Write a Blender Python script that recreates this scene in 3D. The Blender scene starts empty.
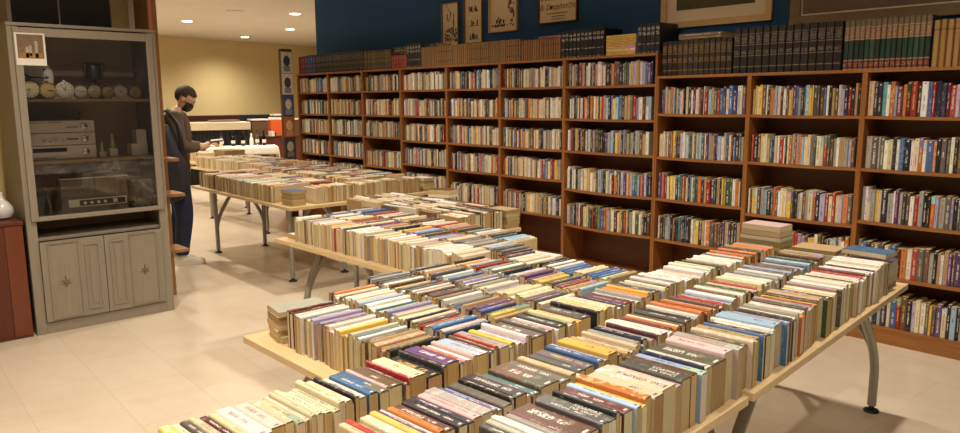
import bpy, bmesh, math, random
from mathutils import Vector, Matrix
random.seed(7)
PI = math.pi
sc = bpy.context.scene
COL = sc.collection
R = math.radians

# ------------------------------------------------------------------ materials
def new_mat(name):
    m = bpy.data.materials.new(name); m.use_nodes = True
    nt = m.node_tree; b = nt.nodes['Principled BSDF']
    return m, nt, b

def nd(nt, t, **kw):
    n = nt.nodes.new(t)
    for k, v in kw.items():
        if hasattr(n, k): setattr(n, k, v)
        else: n.inputs[k].default_value = v
    return n

def lk(nt, a, b): nt.links.new(a, b)

def mix(nt, fac, a, b, blend='MIX'):
    n = nt.nodes.new('ShaderNodeMix'); n.data_type = 'RGBA'; n.blend_type = blend
    for s, v in ((0, fac), (6, a), (7, b)):
        if hasattr(v, 'links') or hasattr(v, 'is_linked'): nt.links.new(v, n.inputs[s])
        else: n.inputs[s].default_value = v if s == 0 else (*v[:3], 1)
    return n.outputs[2]

def math_n(nt, op, a, b=None, c=None):
    n = nt.nodes.new('ShaderNodeMath'); n.operation = op
    for i, v in enumerate((a, b, c)):
        if v is None: continue
        if hasattr(v, 'is_linked'): nt.links.new(v, n.inputs[i])
        else: n.inputs[i].default_value = v
    return n.outputs[0]

def srgb(r, g, b):
    f = lambda c: ((c/255+0.055)/1.055)**2.4 if c > 10.3 else c/255/12.92
    return (f(r), f(g), f(b))

def simple(name, rgb, rough=.5, metal=0., noise=.12, scale=12., emit=None, estr=0., bump=0., spec=.5, stretch=None):
    m, nt, b = new_mat(name)
    c = srgb(*rgb)
    tc = nd(nt, 'ShaderNodeTexCoord')
    mp = nd(nt, 'ShaderNodeMapping')
    if stretch: mp.inputs['Scale'].default_value = stretch
    lk(nt, tc.outputs['Object'], mp.inputs[0])
    nz = nd(nt, 'ShaderNodeTexNoise', Scale=scale, Detail=4.)
    lk(nt, mp.outputs[0], nz.inputs['Vector'])
    dark = tuple(x*(1-noise) for x in c); lite = tuple(min(1, x*(1+noise)) for x in c)
    lk(nt, mix(nt, nz.outputs[0], dark, lite), b.inputs['Base Color'])
    b.inputs['Roughness'].default_value = rough; b.inputs['Metallic'].default_value = metal
    b.inputs['Specular IOR Level'].default_value = spec
    if emit:
        b.inputs['Emission Color'].default_value = (*srgb(*emit), 1); b.inputs['Emission Strength'].default_value = estr
    if bump:
        bp = nd(nt, 'ShaderNodeBump', Strength=bump, Distance=.01)
        lk(nt, nz.outputs[0], bp.inputs['Height']); lk(nt, bp.outputs[0], b.inputs['Normal'])
    return m

def wood(name, rgb, rgb2, axis='X', rough=.42, scale=6.):
    m, nt, b = new_mat(name)
    tc = nd(nt, 'ShaderNodeTexCoord'); mp = nd(nt, 'ShaderNodeMapping')
    s = {'X': (.6, 9, 9), 'Y': (9, .6, 9), 'Z': (9, 9, .6)}[axis]
    mp.inputs['Scale'].default_value = s
    lk(nt, tc.outputs['Object'], mp.inputs[0])
    nz = nd(nt, 'ShaderNodeTexNoise', Scale=scale, Detail=6., Distortion=.6)
    lk(nt, mp.outputs[0], nz.inputs['Vector'])
    n2 = nd(nt, 'ShaderNodeTexNoise', Scale=1.2, Detail=2.)
    lk(nt, tc.outputs['Object'], n2.inputs['Vector'])
    f = math_n(nt, 'ADD', math_n(nt, 'MULTIPLY', nz.outputs[0], .7), math_n(nt, 'MULTIPLY', n2.outputs[0], .3))
    rp = nd(nt, 'ShaderNodeMapRange'); rp.inputs[1].default_value = .32; rp.inputs[2].default_value = .68
    lk(nt, f, rp.inputs[0])
    lk(nt, mix(nt, rp.outputs[0], srgb(*rgb), srgb(*rgb2)), b.inputs['Base Color'])
    b.inputs['Roughness'].default_value = rough
    return m

def book_cover_mat():
    m, nt, b = new_mat('printed book cover')
    at = nd(nt, 'ShaderNodeAttribute', attribute_name='Col')
    rnd = at.outputs['Alpha']
    uv = nd(nt, 'ShaderNodeUVMap', uv_map='UV')
    sp = nd(nt, 'ShaderNodeSeparateXYZ'); lk(nt, uv.outputs[0], sp.inputs[0])
    u, v = sp.outputs[0], sp.outputs[1]
    r1 = math_n(nt, 'FRACT', math_n(nt, 'MULTIPLY', rnd, 7.31))
    r2 = math_n(nt, 'FRACT', math_n(nt, 'MULTIPLY', rnd, 23.7))
    r3 = math_n(nt, 'FRACT', math_n(nt, 'MULTIPLY', rnd, 61.3))
    gt = lambda a, c: math_n(nt, 'GREATER_THAN', a, c)
    lt = lambda a, c: math_n(nt, 'LESS_THAN', a, c)
    mul = lambda *a: a[0] if len(a) == 1 else math_n(nt, 'MULTIPLY', a[0], mul(*a[1:]))
    sub = lambda a, c: math_n(nt, 'SUBTRACT', a, c)
    # letters: cells along u, broken by noise
    cb = nd(nt, 'ShaderNodeCombineXYZ')
    lk(nt, math_n(nt, 'ADD', math_n(nt, 'MULTIPLY', u, 75.), math_n(nt, 'MULTIPLY', rnd, 91.)), cb.inputs[0])
    lk(nt, math_n(nt, 'MULTIPLY', v, 7.), cb.inputs[1]); lk(nt, math_n(nt, 'MULTIPLY', rnd, 37.), cb.inputs[2])
    nz = nd(nt, 'ShaderNodeTexNoise', Scale=1., Detail=1.); lk(nt, cb.outputs[0], nz.inputs['Vector'])
    ink = gt(nz.outputs[0], .5)
    t0 = math_n(nt, 'ADD', .12, math_n(nt, 'MULTIPLY', r1, .15))
    t1 = math_n(nt, 'ADD', t0, math_n(nt, 'ADD', .18, math_n(nt, 'MULTIPLY', r2, .3)))
    title = mul(gt(u, t0), lt(u, t1), gt(v, .36), lt(v, .66), gt(math_n(nt, 'FRACT', math_n(nt, 'MULTIPLY', rnd, 11.7)), .2))
    a0 = math_n(nt, 'ADD', t1, .06); a1 = math_n(nt, 'ADD', a0, .16)
    author = mul(gt(u, a0), lt(u, a1), gt(v, .38), lt(v, .64))
    logo = mul(gt(u, .93), lt(u, .965), gt(v, .35), lt(v, .65))
    txt = math_n(nt, 'MAXIMUM', mul(ink, math_n(nt, 'MAXIMUM', title, author)), logo)
    lum = nd(nt, 'ShaderNodeRGBToBW'); lk(nt, at.outputs['Color'], lum.inputs[0])
    lightc = mix(nt, gt(r3, .7), (.85, .82, .75), (.75, .5, .12))
    darkc = mix(nt, gt(r3, .75), (.05, .04, .04), (.45, .04, .03))
    tcol = mix(nt, gt(lum.outputs[0], .22), lightc, darkc)
    # a coloured field at one end or a picture patch on some spines
    bc = nd(nt, 'ShaderNodeHueSaturation'); lk(nt, at.outputs['Color'], bc.inputs['Color'])
    lk(nt, r3, bc.inputs['Hue']); bc.inputs['Saturation'].default_value = .55
    lk(nt, math_n(nt, 'ADD', .5, r2), bc.inputs['Value'])
    cb2 = nd(nt, 'ShaderNodeCombineXYZ'); lk(nt, math_n(nt, 'MULTIPLY', u, 9.), cb2.inputs[0])
    lk(nt, math_n(nt, 'MULTIPLY', v, 1.5), cb2.inputs[1]); lk(nt, math_n(nt, 'MULTIPLY', rnd, 133.), cb2.inputs[2])
    n2 = nd(nt, 'ShaderNodeTexNoise', Scale=1., Detail=3.); lk(nt, cb2.outputs[0], n2.inputs['Vector'])
    patch = mul(gt(r1, .86), gt(u, math_n(nt, 'ADD', .6, math_n(nt, 'MULTIPLY', r2, .25))), lt(u, 1.1), gt(v, -.5))
    base = mix(nt, patch, at.outputs['Color'], bc.outputs[0])
    mott = mul(gt(r2, .88), gt(n2.outputs[0], .55), gt(v, -.5), gt(u, -.5))
    base = mix(nt, math_n(nt, 'MULTIPLY', mott, .45), base, bc.outputs[0])
    base = mix(nt, math_n(nt, 'MULTIPLY', txt, math_n(nt, 'MULTIPLY', lt(r2, .93), .85)), base, tcol)
    # rubbed edges
    tc = nd(nt, 'ShaderNodeTexCoord'); n3 = nd(nt, 'ShaderNodeTexNoise', Scale=60., Detail=3.)
    lk(nt, tc.outputs['Object'], n3.inputs['Vector'])
    base = mix(nt, math_n(nt, 'MULTIPLY', gt(n3.outputs[0], .62), .18), base, (.6, .55, .45))
    lk(nt, base, b.inputs['Base Color'])
    b.inputs['Roughness'].default_value = .38
    return m

def page_mat():
    m, nt, b = new_mat('cut paper edge')
    at = nd(nt, 'ShaderNodeAttribute', attribute_name='Col')
    uv = nd(nt, 'ShaderNodeUVMap', uv_map='UV')
    mp = nd(nt, 'ShaderNodeMapping'); mp.inputs['Scale'].default_value = (1.1, .012, 1)
    lk(nt, uv.outputs[0], mp.inputs[0])
    nz = nd(nt, 'ShaderNodeTexNoise', Scale=1., Detail=3.); lk(nt, mp.outputs[0], nz.inputs['Vector'])
    rp = nd(nt, 'ShaderNodeMapRange'); rp.inputs[1].default_value = .35; rp.inputs[2].default_value = .65
    rp.inputs[3].default_value = .72; rp.inputs[4].default_value = 1.06
    lk(nt, nz.outputs[0], rp.inputs[0])
    vm = nd(nt, 'ShaderNodeVectorMath', operation='SCALE'); lk(nt, at.outputs['Color'], vm.inputs[0]); lk(nt, rp.outputs[0], vm.inputs['Scale'])
    lk(nt, vm.outputs[0], b.inputs['Base Color']); b.inputs['Roughness'].default_value = .85
    b.inputs['Specular IOR Level'].default_value = .15
    return m

def volume_mat(kind):
    m, nt, b = new_mat('bound volume spine ' + kind)
    at = nd(nt, 'ShaderNodeAttribute', attribute_name='Col')
    uv = nd(nt, 'ShaderNodeUVMap', uv_map='UV')
    sp = nd(nt, 'ShaderNodeSeparateXYZ'); lk(nt, uv.outputs[0], sp.inputs[0]); u, v = sp.outputs[0], sp.outputs[1]
    def zone(a, c):
        return math_n(nt, 'MULTIPLY', math_n(nt, 'GREATER_THAN', u, a), math_n(nt, 'LESS_THAN', u, c))
    def orr(*zs):
        r = zs[0]
        for z in zs[1:]: r = math_n(nt, 'MAXIMUM', r, z)
        return r
    cb = nd(nt, 'ShaderNodeCombineXYZ'); lk(nt, math_n(nt, 'MULTIPLY', u, 70.), cb.inputs[0])
    lk(nt, math_n(nt, 'MULTIPLY', v, 5.), cb.inputs[1]); lk(nt, math_n(nt, 'MULTIPLY', at.outputs['Alpha'], 50.), cb.inputs[2])
    nz = nd(nt, 'ShaderNodeTexNoise', Scale=1., Detail=2.); lk(nt, cb.outputs[0], nz.inputs['Vector'])
    spk = math_n(nt, 'GREATER_THAN', nz.outputs[0], .52)
    inner = math_n(nt, 'MULTIPLY', math_n(nt, 'GREATER_THAN', v, .12), math_n(nt, 'LESS_THAN', v, .88))
    base = at.outputs['Color']
    if kind in ('black', 'brown'):
        g = (.62, .42, .16) if kind == 'brown' else (.5, .42, .3)
        lines = orr(zone(.14, .155), zone(.38, .395), zone(.62, .635), zone(.86, .872))
        txt = math_n(nt, 'MULTIPLY', orr(zone(.66, .84), zone(.42, .5)), math_n(nt, 'MULTIPLY', spk, inner))
        base = mix(nt, math_n(nt, 'MULTIPLY', orr(lines, txt), .38), base, g)
    elif kind == 'white':
        txt = math_n(nt, 'MULTIPLY', orr(zone(.62, .72), zone(.78, .88), zone(.3, .34), zone(.03, .05)), math_n(nt, 'MULTIPLY', spk, inner))
        base = mix(nt, math_n(nt, 'MULTIPLY', txt, .9), base, (.6, .6, .58))
    elif kind == 'green':
        base = mix(nt, zone(.6, .86), base, srgb(122, 92, 70))
        base = mix(nt, zone(.86, 1.1), base, srgb(105, 95, 75))
        base = mix(nt, zone(-.1, .2), base, srgb(95, 40, 35))
        fr = orr(zone(.6, .62), zone(.84, .86), zone(.0, .02), zone(.18, .2))
        tx = math_n(nt, 'MULTIPLY', orr(zone(.64, .82), zone(.06, .14)), math_n(nt, 'MULTIPLY', spk, inner))
        base = mix(nt, math_n(nt, 'MULTIPLY', orr(fr, tx), .5), base, srgb(205, 175, 140))
    elif kind == 'tan':
        base = mix(nt, math_n(nt, 'MULTIPLY', spk, .35), base, srgb(110, 70, 25))
        base = mix(nt, zone(.78, .81), base, srgb(90, 55, 20))
    elif kind == 'series':
        lines = orr(zone(.2, .26), zone(.68, .74))
        base = mix(nt, math_n(nt, 'MULTIPLY', lines, math_n(nt, 'GREATER_THAN', at.outputs['Alpha'], .55)), base, srgb(70, 40, 45))
        base = mix(nt, math_n(nt, 'MULTIPLY', math_n(nt, 'MULTIPLY', spk, inner), .3), base, srgb(200, 150, 80))
    if kind in ('series', 'tan'):
        spine_highlight = math_n(nt, 'MULTIPLY', math_n(nt, 'GREATER_THAN', v, .3), math_n(nt, 'LESS_THAN', v, .7))
        base = mix(nt, math_n(nt, 'MULTIPLY', spine_highlight, .3), base, srgb(176, 134, 82))  # highlight down the rounded spine, painted into the colour
        edge = math_n(nt, 'MAXIMUM', math_n(nt, 'MULTIPLY', math_n(nt, 'GREATER_THAN', v, -.5), math_n(nt, 'LESS_THAN', v, .16)), math_n(nt, 'GREATER_THAN', v, .84))
        base = mix(nt, math_n(nt, 'MULTIPLY', edge, .45), base, srgb(84, 50, 30))  # shade of the gaps between volumes, painted along both spine margins
    lk(nt, base, b.inputs['Base Color']); b.inputs['Roughness'].default_value = .4
    return m

M = {}
M['cover'] = book_cover_mat(); M['page'] = page_mat()
for k in ('black', 'brown', 'white', 'green', 'tan', 'series'): M['vol_'+k] = volume_mat(k)
M['shelf_wood'] = wood('orange brown laminate', (128, 80, 36), (156, 102, 50), 'X')
M['upright_wood'] = wood('orange brown laminate upright', (124, 76, 34), (154, 98, 48), 'Z')
M['back_wood'] = wood('bookcase back board', (88, 48, 24), (104, 58, 28), 'X')
M['beech'] = wood('pale beech laminate', (205, 176, 128), (222, 196, 150), 'X', .35)
M['edge'] = wood('beech edge band', (190, 160, 112), (205, 176, 130), 'X', .5)
M['grey_wood'] = wood('grey painted oak', (138, 128, 113), (149, 139, 123), 'Z', .55, 9.)
M['grey_dark'] = wood('grey oak interior', (150, 130, 106), (170, 148, 120), 'Y', .6, 9.)
M['shelf_tan'] = wood('tan shelf edge', (165, 138, 95), (185, 158, 112), 'Y')
M['cherry'] = wood('cherry wood', (84, 37, 21), (102, 48, 27), 'Z', .4)
M['pine'] = wood('honey pine', (142, 100, 56), (164, 118, 68), 'Z', .45)
M['dark_brown'] = wood('dark brown wood', (70, 34, 18), (88, 44, 24), 'Z', .5)
M['steel'] = simple('satin grey metal', (158, 152, 142), .38, .3, .05)
M['black'] = simple('black plastic', (22, 20, 20), .45)
M['blackgloss'] = simple('black gloss glass', (10, 9, 9), .12)
M['blue_wall'] = simple('deep blue wall paint', (30, 76, 126), .85, noise=.08, scale=2.)
M['yellow_wall'] = simple('warm yellow wall paint', (214, 196, 146), .9, noise=.05, scale=1.5)
M['ceiling'] = simple('ceiling paint', (214, 206, 196), .95, noise=.04, scale=1.)
M['white'] = simple('white glaze', (235, 232, 228), .15, noise=.03)
M['offwhite'] = simple('off white', (225, 220, 208), .6, noise=.05)
M['cloth'] = simple('white cotton tablecloth', (222, 214, 200), .9, noise=.06)
M['lamp'] = simple('lamp diffuser', (255, 240, 215), .5, emit=(255, 238, 205), estr=14.)
M['gold'] = simple('brushed gold frame', (206, 178, 128), .45, .3, .1)
M['gold_d'] = simple('bronze frame', (128, 108, 80), .5, .2, .12)
M['mat'] = simple('passe partout board', (232, 218, 198), .9, noise=.04)
M['paper'] = simple('print paper', (222, 204, 172), .9, noise=.05)
M['ink'] = simple('printing ink', (62, 50, 42), .8)
M['silver'] = simple('silver hifi metal', (226, 218, 204), .45, .1, .05)
M['dkgrey'] = simple('dark grey', (58, 54, 52), .5)
M['skin'] = simple('skin', (208, 164, 136), .55, noise=.06)
M['hair'] = simple('brown hair', (52, 38, 30), .8, noise=.4, scale=60., bump=.4)
M['sweater'] = simple('taupe knit', (92, 78, 64), .95, noise=.15, scale=80., bump=.3)
M['jeans'] = simple('dark blue denim', (34, 42, 66), .9, noise=.3, scale=20.)
M['bag'] = simple('navy nylon', (36, 36, 48), .7, noise=.2, scale=6.)
M['bagpanel'] = simple('grey blue nylon', (96, 96, 112), .7, noise=.15)
M['shoe'] = simple('white leather', (215, 208, 196), .5, noise=.05)
M['orange'] = simple('orange card', (206, 84, 26), .6, noise=.05)
M['teal'] = simple('dark teal paint', (22, 44, 54), .8)
M['maroon'] = simple('dark maroon fabric', (70, 30, 26), .8)
M['stone'] = simple('pale counter top', (196, 180, 152), .5, noise=.06)
M['motif'] = simple('brown ornament', (108, 84, 64), .7)
M['chrome'] = simple('chrome', (190, 185, 178), .2, .9, .03)
M['greyframe'] = simple('grey frame', (120, 108, 92), .5)

def plastic_mat():
    m, nt, b = new_mat('clear plastic wrap')
    b.inputs['Base Color'].default_value = (.8, .8, .8, 1); b.inputs['Roughness'].default_value = .12
    tr = nd(nt, 'ShaderNodeBsdfTransparent'); mx = nd(nt, 'ShaderNodeMixShader')
    tc = nd(nt, 'ShaderNodeTexCoord'); wv = nd(nt, 'ShaderNodeTexNoise', Scale=7., Detail=3., Distortion=3.)
    lk(nt, tc.outputs['Object'], wv.inputs['Vector'])
    f = nd(nt, 'ShaderNodeMapRange'); f.inputs[1].default_value = .45; f.inputs[2].default_value = .75
    f.inputs[3].default_value = .08; f.inputs[4].default_value = .55
    lk(nt, wv.outputs[0], f.inputs[0]); lk(nt, f.outputs[0], mx.inputs[0])
    lk(nt, tr.outputs[0], mx.inputs[1]); lk(nt, b.outputs[0], mx.inputs[2])
    lk(nt, mx.outputs[0], nt.nodes['Material Output'].inputs[0])
    return m
M['plastic'] = plastic_mat()

def glass_mat(name, tint=(.9, .92, .92), op=.10, rough=.03):
    m, nt, b = new_mat(name)
    gl = nd(nt, 'ShaderNodeBsdfGlossy', Roughness=rough); tr = nd(nt, 'ShaderNodeBsdfTransparent')
    tr.inputs[0].default_value = (*tint, 1)
    fr = nd(nt, 'ShaderNodeFresnel', IOR=1.5); mx = nd(nt, 'ShaderNodeMixShader')
    lk(nt, math_n(nt, 'ADD', fr.outputs[0], op*.3), mx.inputs[0]); lk(nt, tr.outputs[0], mx.inputs[1]); lk(nt, gl.outputs[0], mx.inputs[2])
    lk(nt, mx.outputs[0], nt.nodes['Material Output'].inputs[0])
    return m
M['glass'] = glass_mat('cabinet glass', (.97, .97, .96), .05)
M['bottle_dark'] = simple('dark bottle glass', (16, 14, 14), .08)
M['bottle_clear'] = glass_mat('clear bottle glass', (.8, .85, .88), .5)

def floor_mat():
    m, nt, b = new_mat('polished beige marble tiles')
    tc = nd(nt, 'ShaderNodeTexCoord'); mp = nd(nt, 'ShaderNodeMapping')
    mp.inputs['Rotation'].default_value = (0, 0, R(2)); mp.inputs['Location'].default_value = (.25, .12, 0)
    lk(nt, tc.outputs['Object'], mp.inputs[0])
    br = nd(nt, 'ShaderNodeTexBrick', Scale=1.)
    br.inputs['Brick Width'].default_value = .6; br.inputs['Row Height'].default_value = .4
    br.inputs['Mortar Size'].default_value = .0012; br.inputs['Mortar Smooth'].default_value = 0.
    br.inputs['Color1'].default_value = (*srgb(214, 200, 178), 1); br.inputs['Color2'].default_value = (*srgb(209, 194, 171), 1)
    br.inputs['Mortar'].default_value = (*srgb(178, 160, 136), 1)
    lk(nt, mp.outputs[0], br.inputs['Vector'])
    nz = nd(nt, 'ShaderNodeTexNoise', Scale=3.2, Detail=8., Distortion=1.2); lk(nt, tc.outputs['Object'], nz.inputs['Vector'])
    rp = nd(nt, 'ShaderNodeMapRange'); rp.inputs[1].default_value = .4; rp.inputs[2].default_value = .7; lk(nt, nz.outputs[0], rp.inputs[0])
    # mortar shows only in patches
    n2 = nd(nt, 'ShaderNodeTexNoise', Scale=2., Detail=2.); lk(nt, tc.outputs['Object'], n2.inputs['Vector'])
    veined = mix(nt, math_n(nt, 'MULTIPLY', rp.outputs[0], .3), br.outputs[0], srgb(188, 166, 138))
    lk(nt, veined, b.inputs['Base Color'])
    b.inputs['Roughness'].default_value = .28
    return m
M['floor'] = floor_mat()

# ------------------------------------------------------------------ mesh helpers
class MB:
    """collects simple shapes; build() links them as one mesh object"""
    def __init__(s): s.bm = bmesh.new()
    def box(s, x0, x1, y0, y1, z0, z1, bev=0., mtx=None):
        vs = [s.bm.verts.new((x, y, z)) for x in (x0, x1) for y in (y0, y1) for z in (z0, z1)]
        f = [(0, 1, 3, 2), (4, 6, 7, 5), (0, 4, 5, 1), (2, 3, 7, 6), (0, 2, 6, 4), (1, 5, 7, 3)]
        fs = [s.bm.faces.new([vs[i] for i in q]) for q in f]
        if bev:
            es = {e for q in fs for e in q.edges}
            r = bmesh.ops.bevel(s.bm, geom=list(es), offset=bev, segments=2, affect='EDGES', profile=.6)
            vs = list({v for q in r['faces'] for v in q.verts} | {v for v in vs if v.is_valid})
        if mtx is not None: bmesh.ops.transform(s.bm, matrix=mtx, verts=[v for v in vs if v.is_valid])
        return s
    def prism(s, pts, axis, a0, a1):
        def P(p, a): return {'x': (a, p[0], p[1]), 'y': (p[0], a, p[1]), 'z': (p[0], p[1], a)}[axis]
        A = [s.bm.verts.new(P(p, a0)) for p in pts]; B = [s.bm.verts.new(P(p, a1)) for p in pts]
        s.bm.faces.new(A); s.bm.faces.new(B[::-1])
        for i in range(len(pts)):
            j = (i+1) % len(pts); s.bm.faces.new((A[i], B[i], B[j], A[j]))
        return s
    def lathe(s, prof, c=(0, 0, 0), n=24, axis='z'):
        rings = []
        for r, h in prof:
            ring = []
            for i in range(n):
                a = 2*PI*i/n; x, y = r*math.cos(a), r*math.sin(a)
                p = {'z': (x, y, h), 'x': (h, x, y), 'y': (x, h, y)}[axis]
                ring.append(s.bm.verts.new((c[0]+p[0], c[1]+p[1], c[2]+p[2])))
            rings.append(ring)
        for k in range(len(rings)-1):
            for i in range(n):
                j = (i+1) % n; s.bm.faces.new((rings[k][i], rings[k][j], rings[k+1][j], rings[k+1][i]))
        s.bm.faces.new(rings[0][::-1]); s.bm.faces.new(rings[-1])
        return s
    def tube(s, pts, rad, n=12, ell=1.):
        pts = [Vector(p) for p in pts]; rings = []
        if not isinstance(rad, (list, tuple)): rad = [rad]*len(pts)
        up = None
        for k, p in enumerate(pts):
            d = (pts[min(k+1, len(pts)-1)]-pts[max(k-1, 0)]).normalized()
            ref = Vector((0, 0, 1)) if abs(d.z) < .9 else Vector((1, 0, 0))
            if up is None: a = d.cross(ref).normalized()
            else: a = (up - d*up.dot(d)).normalized()
            up = a; b2 = d.cross(a).normalized()
            rings.append([s.bm.verts.new(p + a*rad[k]*math.cos(2*PI*i/n) + b2*rad[k]*ell*math.sin(2*PI*i/n)) for i in range(n)])
        for k in range(len(rings)-1):
            for i in range(n):
                j = (i+1) % n; s.bm.faces.new((rings[k][i], rings[k][j], rings[k+1][j], rings[k+1][i]))
        s.bm.faces.new(rings[0][::-1]); s.bm.faces.new(rings[-1])
        return s
    def ball(s, c, r, sx=1, sy=1, sz=1, seg=16):
        mt = Matrix.Translation(c) @ Matrix.Diagonal((sx, sy, sz, 1))
        bmesh.ops.create_uvsphere(s.bm, u_segments=seg, v_segments=seg//2+2, radius=r, matrix=mt)
        return s
    def build(s, name, m, parent=None, smooth=False, loc=None):
        bmesh.ops.recalc_face_normals(s.bm, faces=s.bm.faces)
        me = bpy.data.meshes.new(name); s.bm.to_mesh(me); s.bm.free()
        me.materials.append(m if not isinstance(m, str) else M[m])
        if smooth:
            me.shade_smooth(); 
            try: me.set_sharp_from_angle(angle=R(40))
            except Exception: pass
        o = bpy.data.objects.new(name, me); COL.objects.link(o)
        if parent: o.parent = parent
        if loc: o.location = loc
        return o

def tag(o, label=None, cat=None, group=None, kind=None):
    if label: o['label'] = label
    if cat: o['category'] = cat
    if group: o['group'] = group
    if kind: o['kind'] = kind
    return o
def empty(name, loc, rz=0, label=None, cat=None, group=None):
    o = bpy.data.objects.new(name, None); COL.objects.link(o)
    o.empty_display_size = .1; o.location = loc; o.rotation_euler = (0, 0, rz)
    return tag(o, label, cat, group)
def struct(name, mb, m): return tag(mb.build(name, m), kind='structure')

def bez(p0, p1, p2, n=10):
    p0, p1, p2 = map(Vector, (p0, p1, p2))
    return [(1-t)**2*p0+2*t*(1-t)*p1+t*t*p2 for t in [i/n for i in range(n+1)]]

# ------------------------------------------------------------------ camera (measured from the place)
F_PX, YAW, PIT, ROL, DD, HH = 733.28, -0.827327, 0.157424, -0.005957, 5.0834, 1.6
cy, sy = math.cos(YAW), math.sin(YAW)
Fv = Vector((sy*math.cos(PIT), cy*math.cos(PIT), -math.sin(PIT)))
Rv = Vector((cy, -sy, 0)); Uv = Rv.cross(Fv)
R2 = Rv*math.cos(ROL)+Uv*math.sin(ROL); U2 = -Rv*math.sin(ROL)+Uv*math.cos(ROL)
cam_d = bpy.data.cameras.new('camera'); cam = bpy.data.objects.new('camera', cam_d); COL.objects.link(cam)
rot = Matrix((R2, U2, -Fv)).transposed().to_4x4()
cam.matrix_world = Matrix.Translation((0, -DD, HH)) @ rot
cam_d.sensor_width = 36; cam_d.sensor_fit = 'HORIZONTAL'; cam_d.lens = F_PX*36/960
cam_d.clip_start = .05; cam_d.clip_end = 100
sc.camera = cam
CAMP = Vector((0, -DD, HH))
def project(p):
    d = Vector(p)-CAMP; z = d.dot(Fv)
    return (480+F_PX*d.dot(R2)/z, 216.5-F_PX*d.dot(U2)/z, z) if z > .1 else (-9999, -9999, z)

# ------------------------------------------------------------------ the room
struct('floor', MB().box(-18.5, 3, -8, 6, -.1, 0), 'floor')
struct('ceiling', MB().box(-18.5, 3, -8, 6, 3.0, 3.1), 'ceiling')
struct('wall_right', MB().box(-9.25, 3, .34, .54, 0, 3.0), 'blue_wall')
a = Vector((-16.35, .55)); d = (Vector((-17.45, 5.27))-a).normalized(); p0 = a-d*9.2; p1 = a+d*5
nrm = Vector((-d.y, d.x))*.2
struct('wall_back', MB().prism([tuple(p0), tuple(p1), tuple(p1+nrm), tuple(p0+nrm)], 'z', 0, 3.0), 'yellow_wall')
struct('wall_far_right', MB().box(-18, 3, 5.05, 5.25, 0, 3.0), 'yellow_wall')
struct('wall_left', MB().box(-6.42, -6.27, -8, -3.08, 0, 3.0), 'yellow_wall')
struct('wall_near', MB().box(-6.42, 3, -8.2, -8, 0, 3.0), 'yellow_wall')
struct('trim_1', MB().box(-6.44, -6.26, -3.079, -2.99, 0, 3.0), 'offwhite')
struct('trim_2', MB().box(-16.0, -15.97, -3.0, 1.0, 0, .1), 'offwhite') if False else None

# ------------------------------------------------------------------ ceiling lights
LIGHTS = [(-13.2, .11), (-15.6, 2.3), (-13.4, 2.2), (-11.0, 1.0)]
extra = [(-10.6, -1.7), (-8.2, -2.3), (-5.9, -1.5), (-3.4, -1.55), (-1.2, -1.5), (-4.3, -4.0), (-2.0, -4.0), (.2, -4.0),
         (-10.4, -3.8), (-12.6, -2.6), (-2.0, -6.2), (-15.2, -.5), (-11.5, 3.4)]
def spot(x, y, e, name='downlight_beam', size=150, blend=1., rad=.06, z=2.96):
    l = bpy.data.lights.new(name, 'SPOT'); l.energy = e; l.color = (1., .885, .735)
    l.spot_size = R(size); l.spot_blend = blend; l.shadow_soft_size = rad
    o = bpy.data.objects.new(name, l); COL.objects.link(o); o.location = (x, y, z)
    return o
POW = {(-3.4, -1.55): 210, (-1.2, -1.5): 200, (-2.0, -4.0): 200, (-4.3, -4.0): 195, (.2, -4.0): 190, (-5.9, -1.5): 200, (-2.0, -6.2): 260,
       (-8.2, -2.3): 240, (-10.6, -1.7): 260}
where = ['nearest the wooden rack', 'closest to the back wall', 'nearest the bookcase end', 'at the top edge above the bottles']
for i, (x, y) in enumerate(LIGHTS+extra):
    vis = i < len(LIGHTS)
    if vis:
        t = empty('ceiling_light', (x, y, 3.0), 0, 'round recessed ceiling light over the far seating area, '+where[i], 'ceiling light', 'recessed ceiling lights')
        MB().lathe([(.055, -.004), (.09, -.008), (.095, -.001), (.055, -.001)], n=28).build('trim_ring', 'offwhite', t, True)
        MB().lathe([(.08, -.012), (.082, -.009)], n=28).build('diffuser', 'lamp', t)
    spot(x, y, POW.get((x, y), 240), rad=.06)
# smoke detector / vent
MB().lathe([(.12, -.02), (.14, -.012), (.14, -.001)], (-11.3, .12, 3.0), 28).build('ceiling_vent', 'ceiling', None, True)
tag(bpy.data.objects['ceiling_vent'], 'flat round vent cover on the ceiling between the downlights', 'vent')

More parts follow.
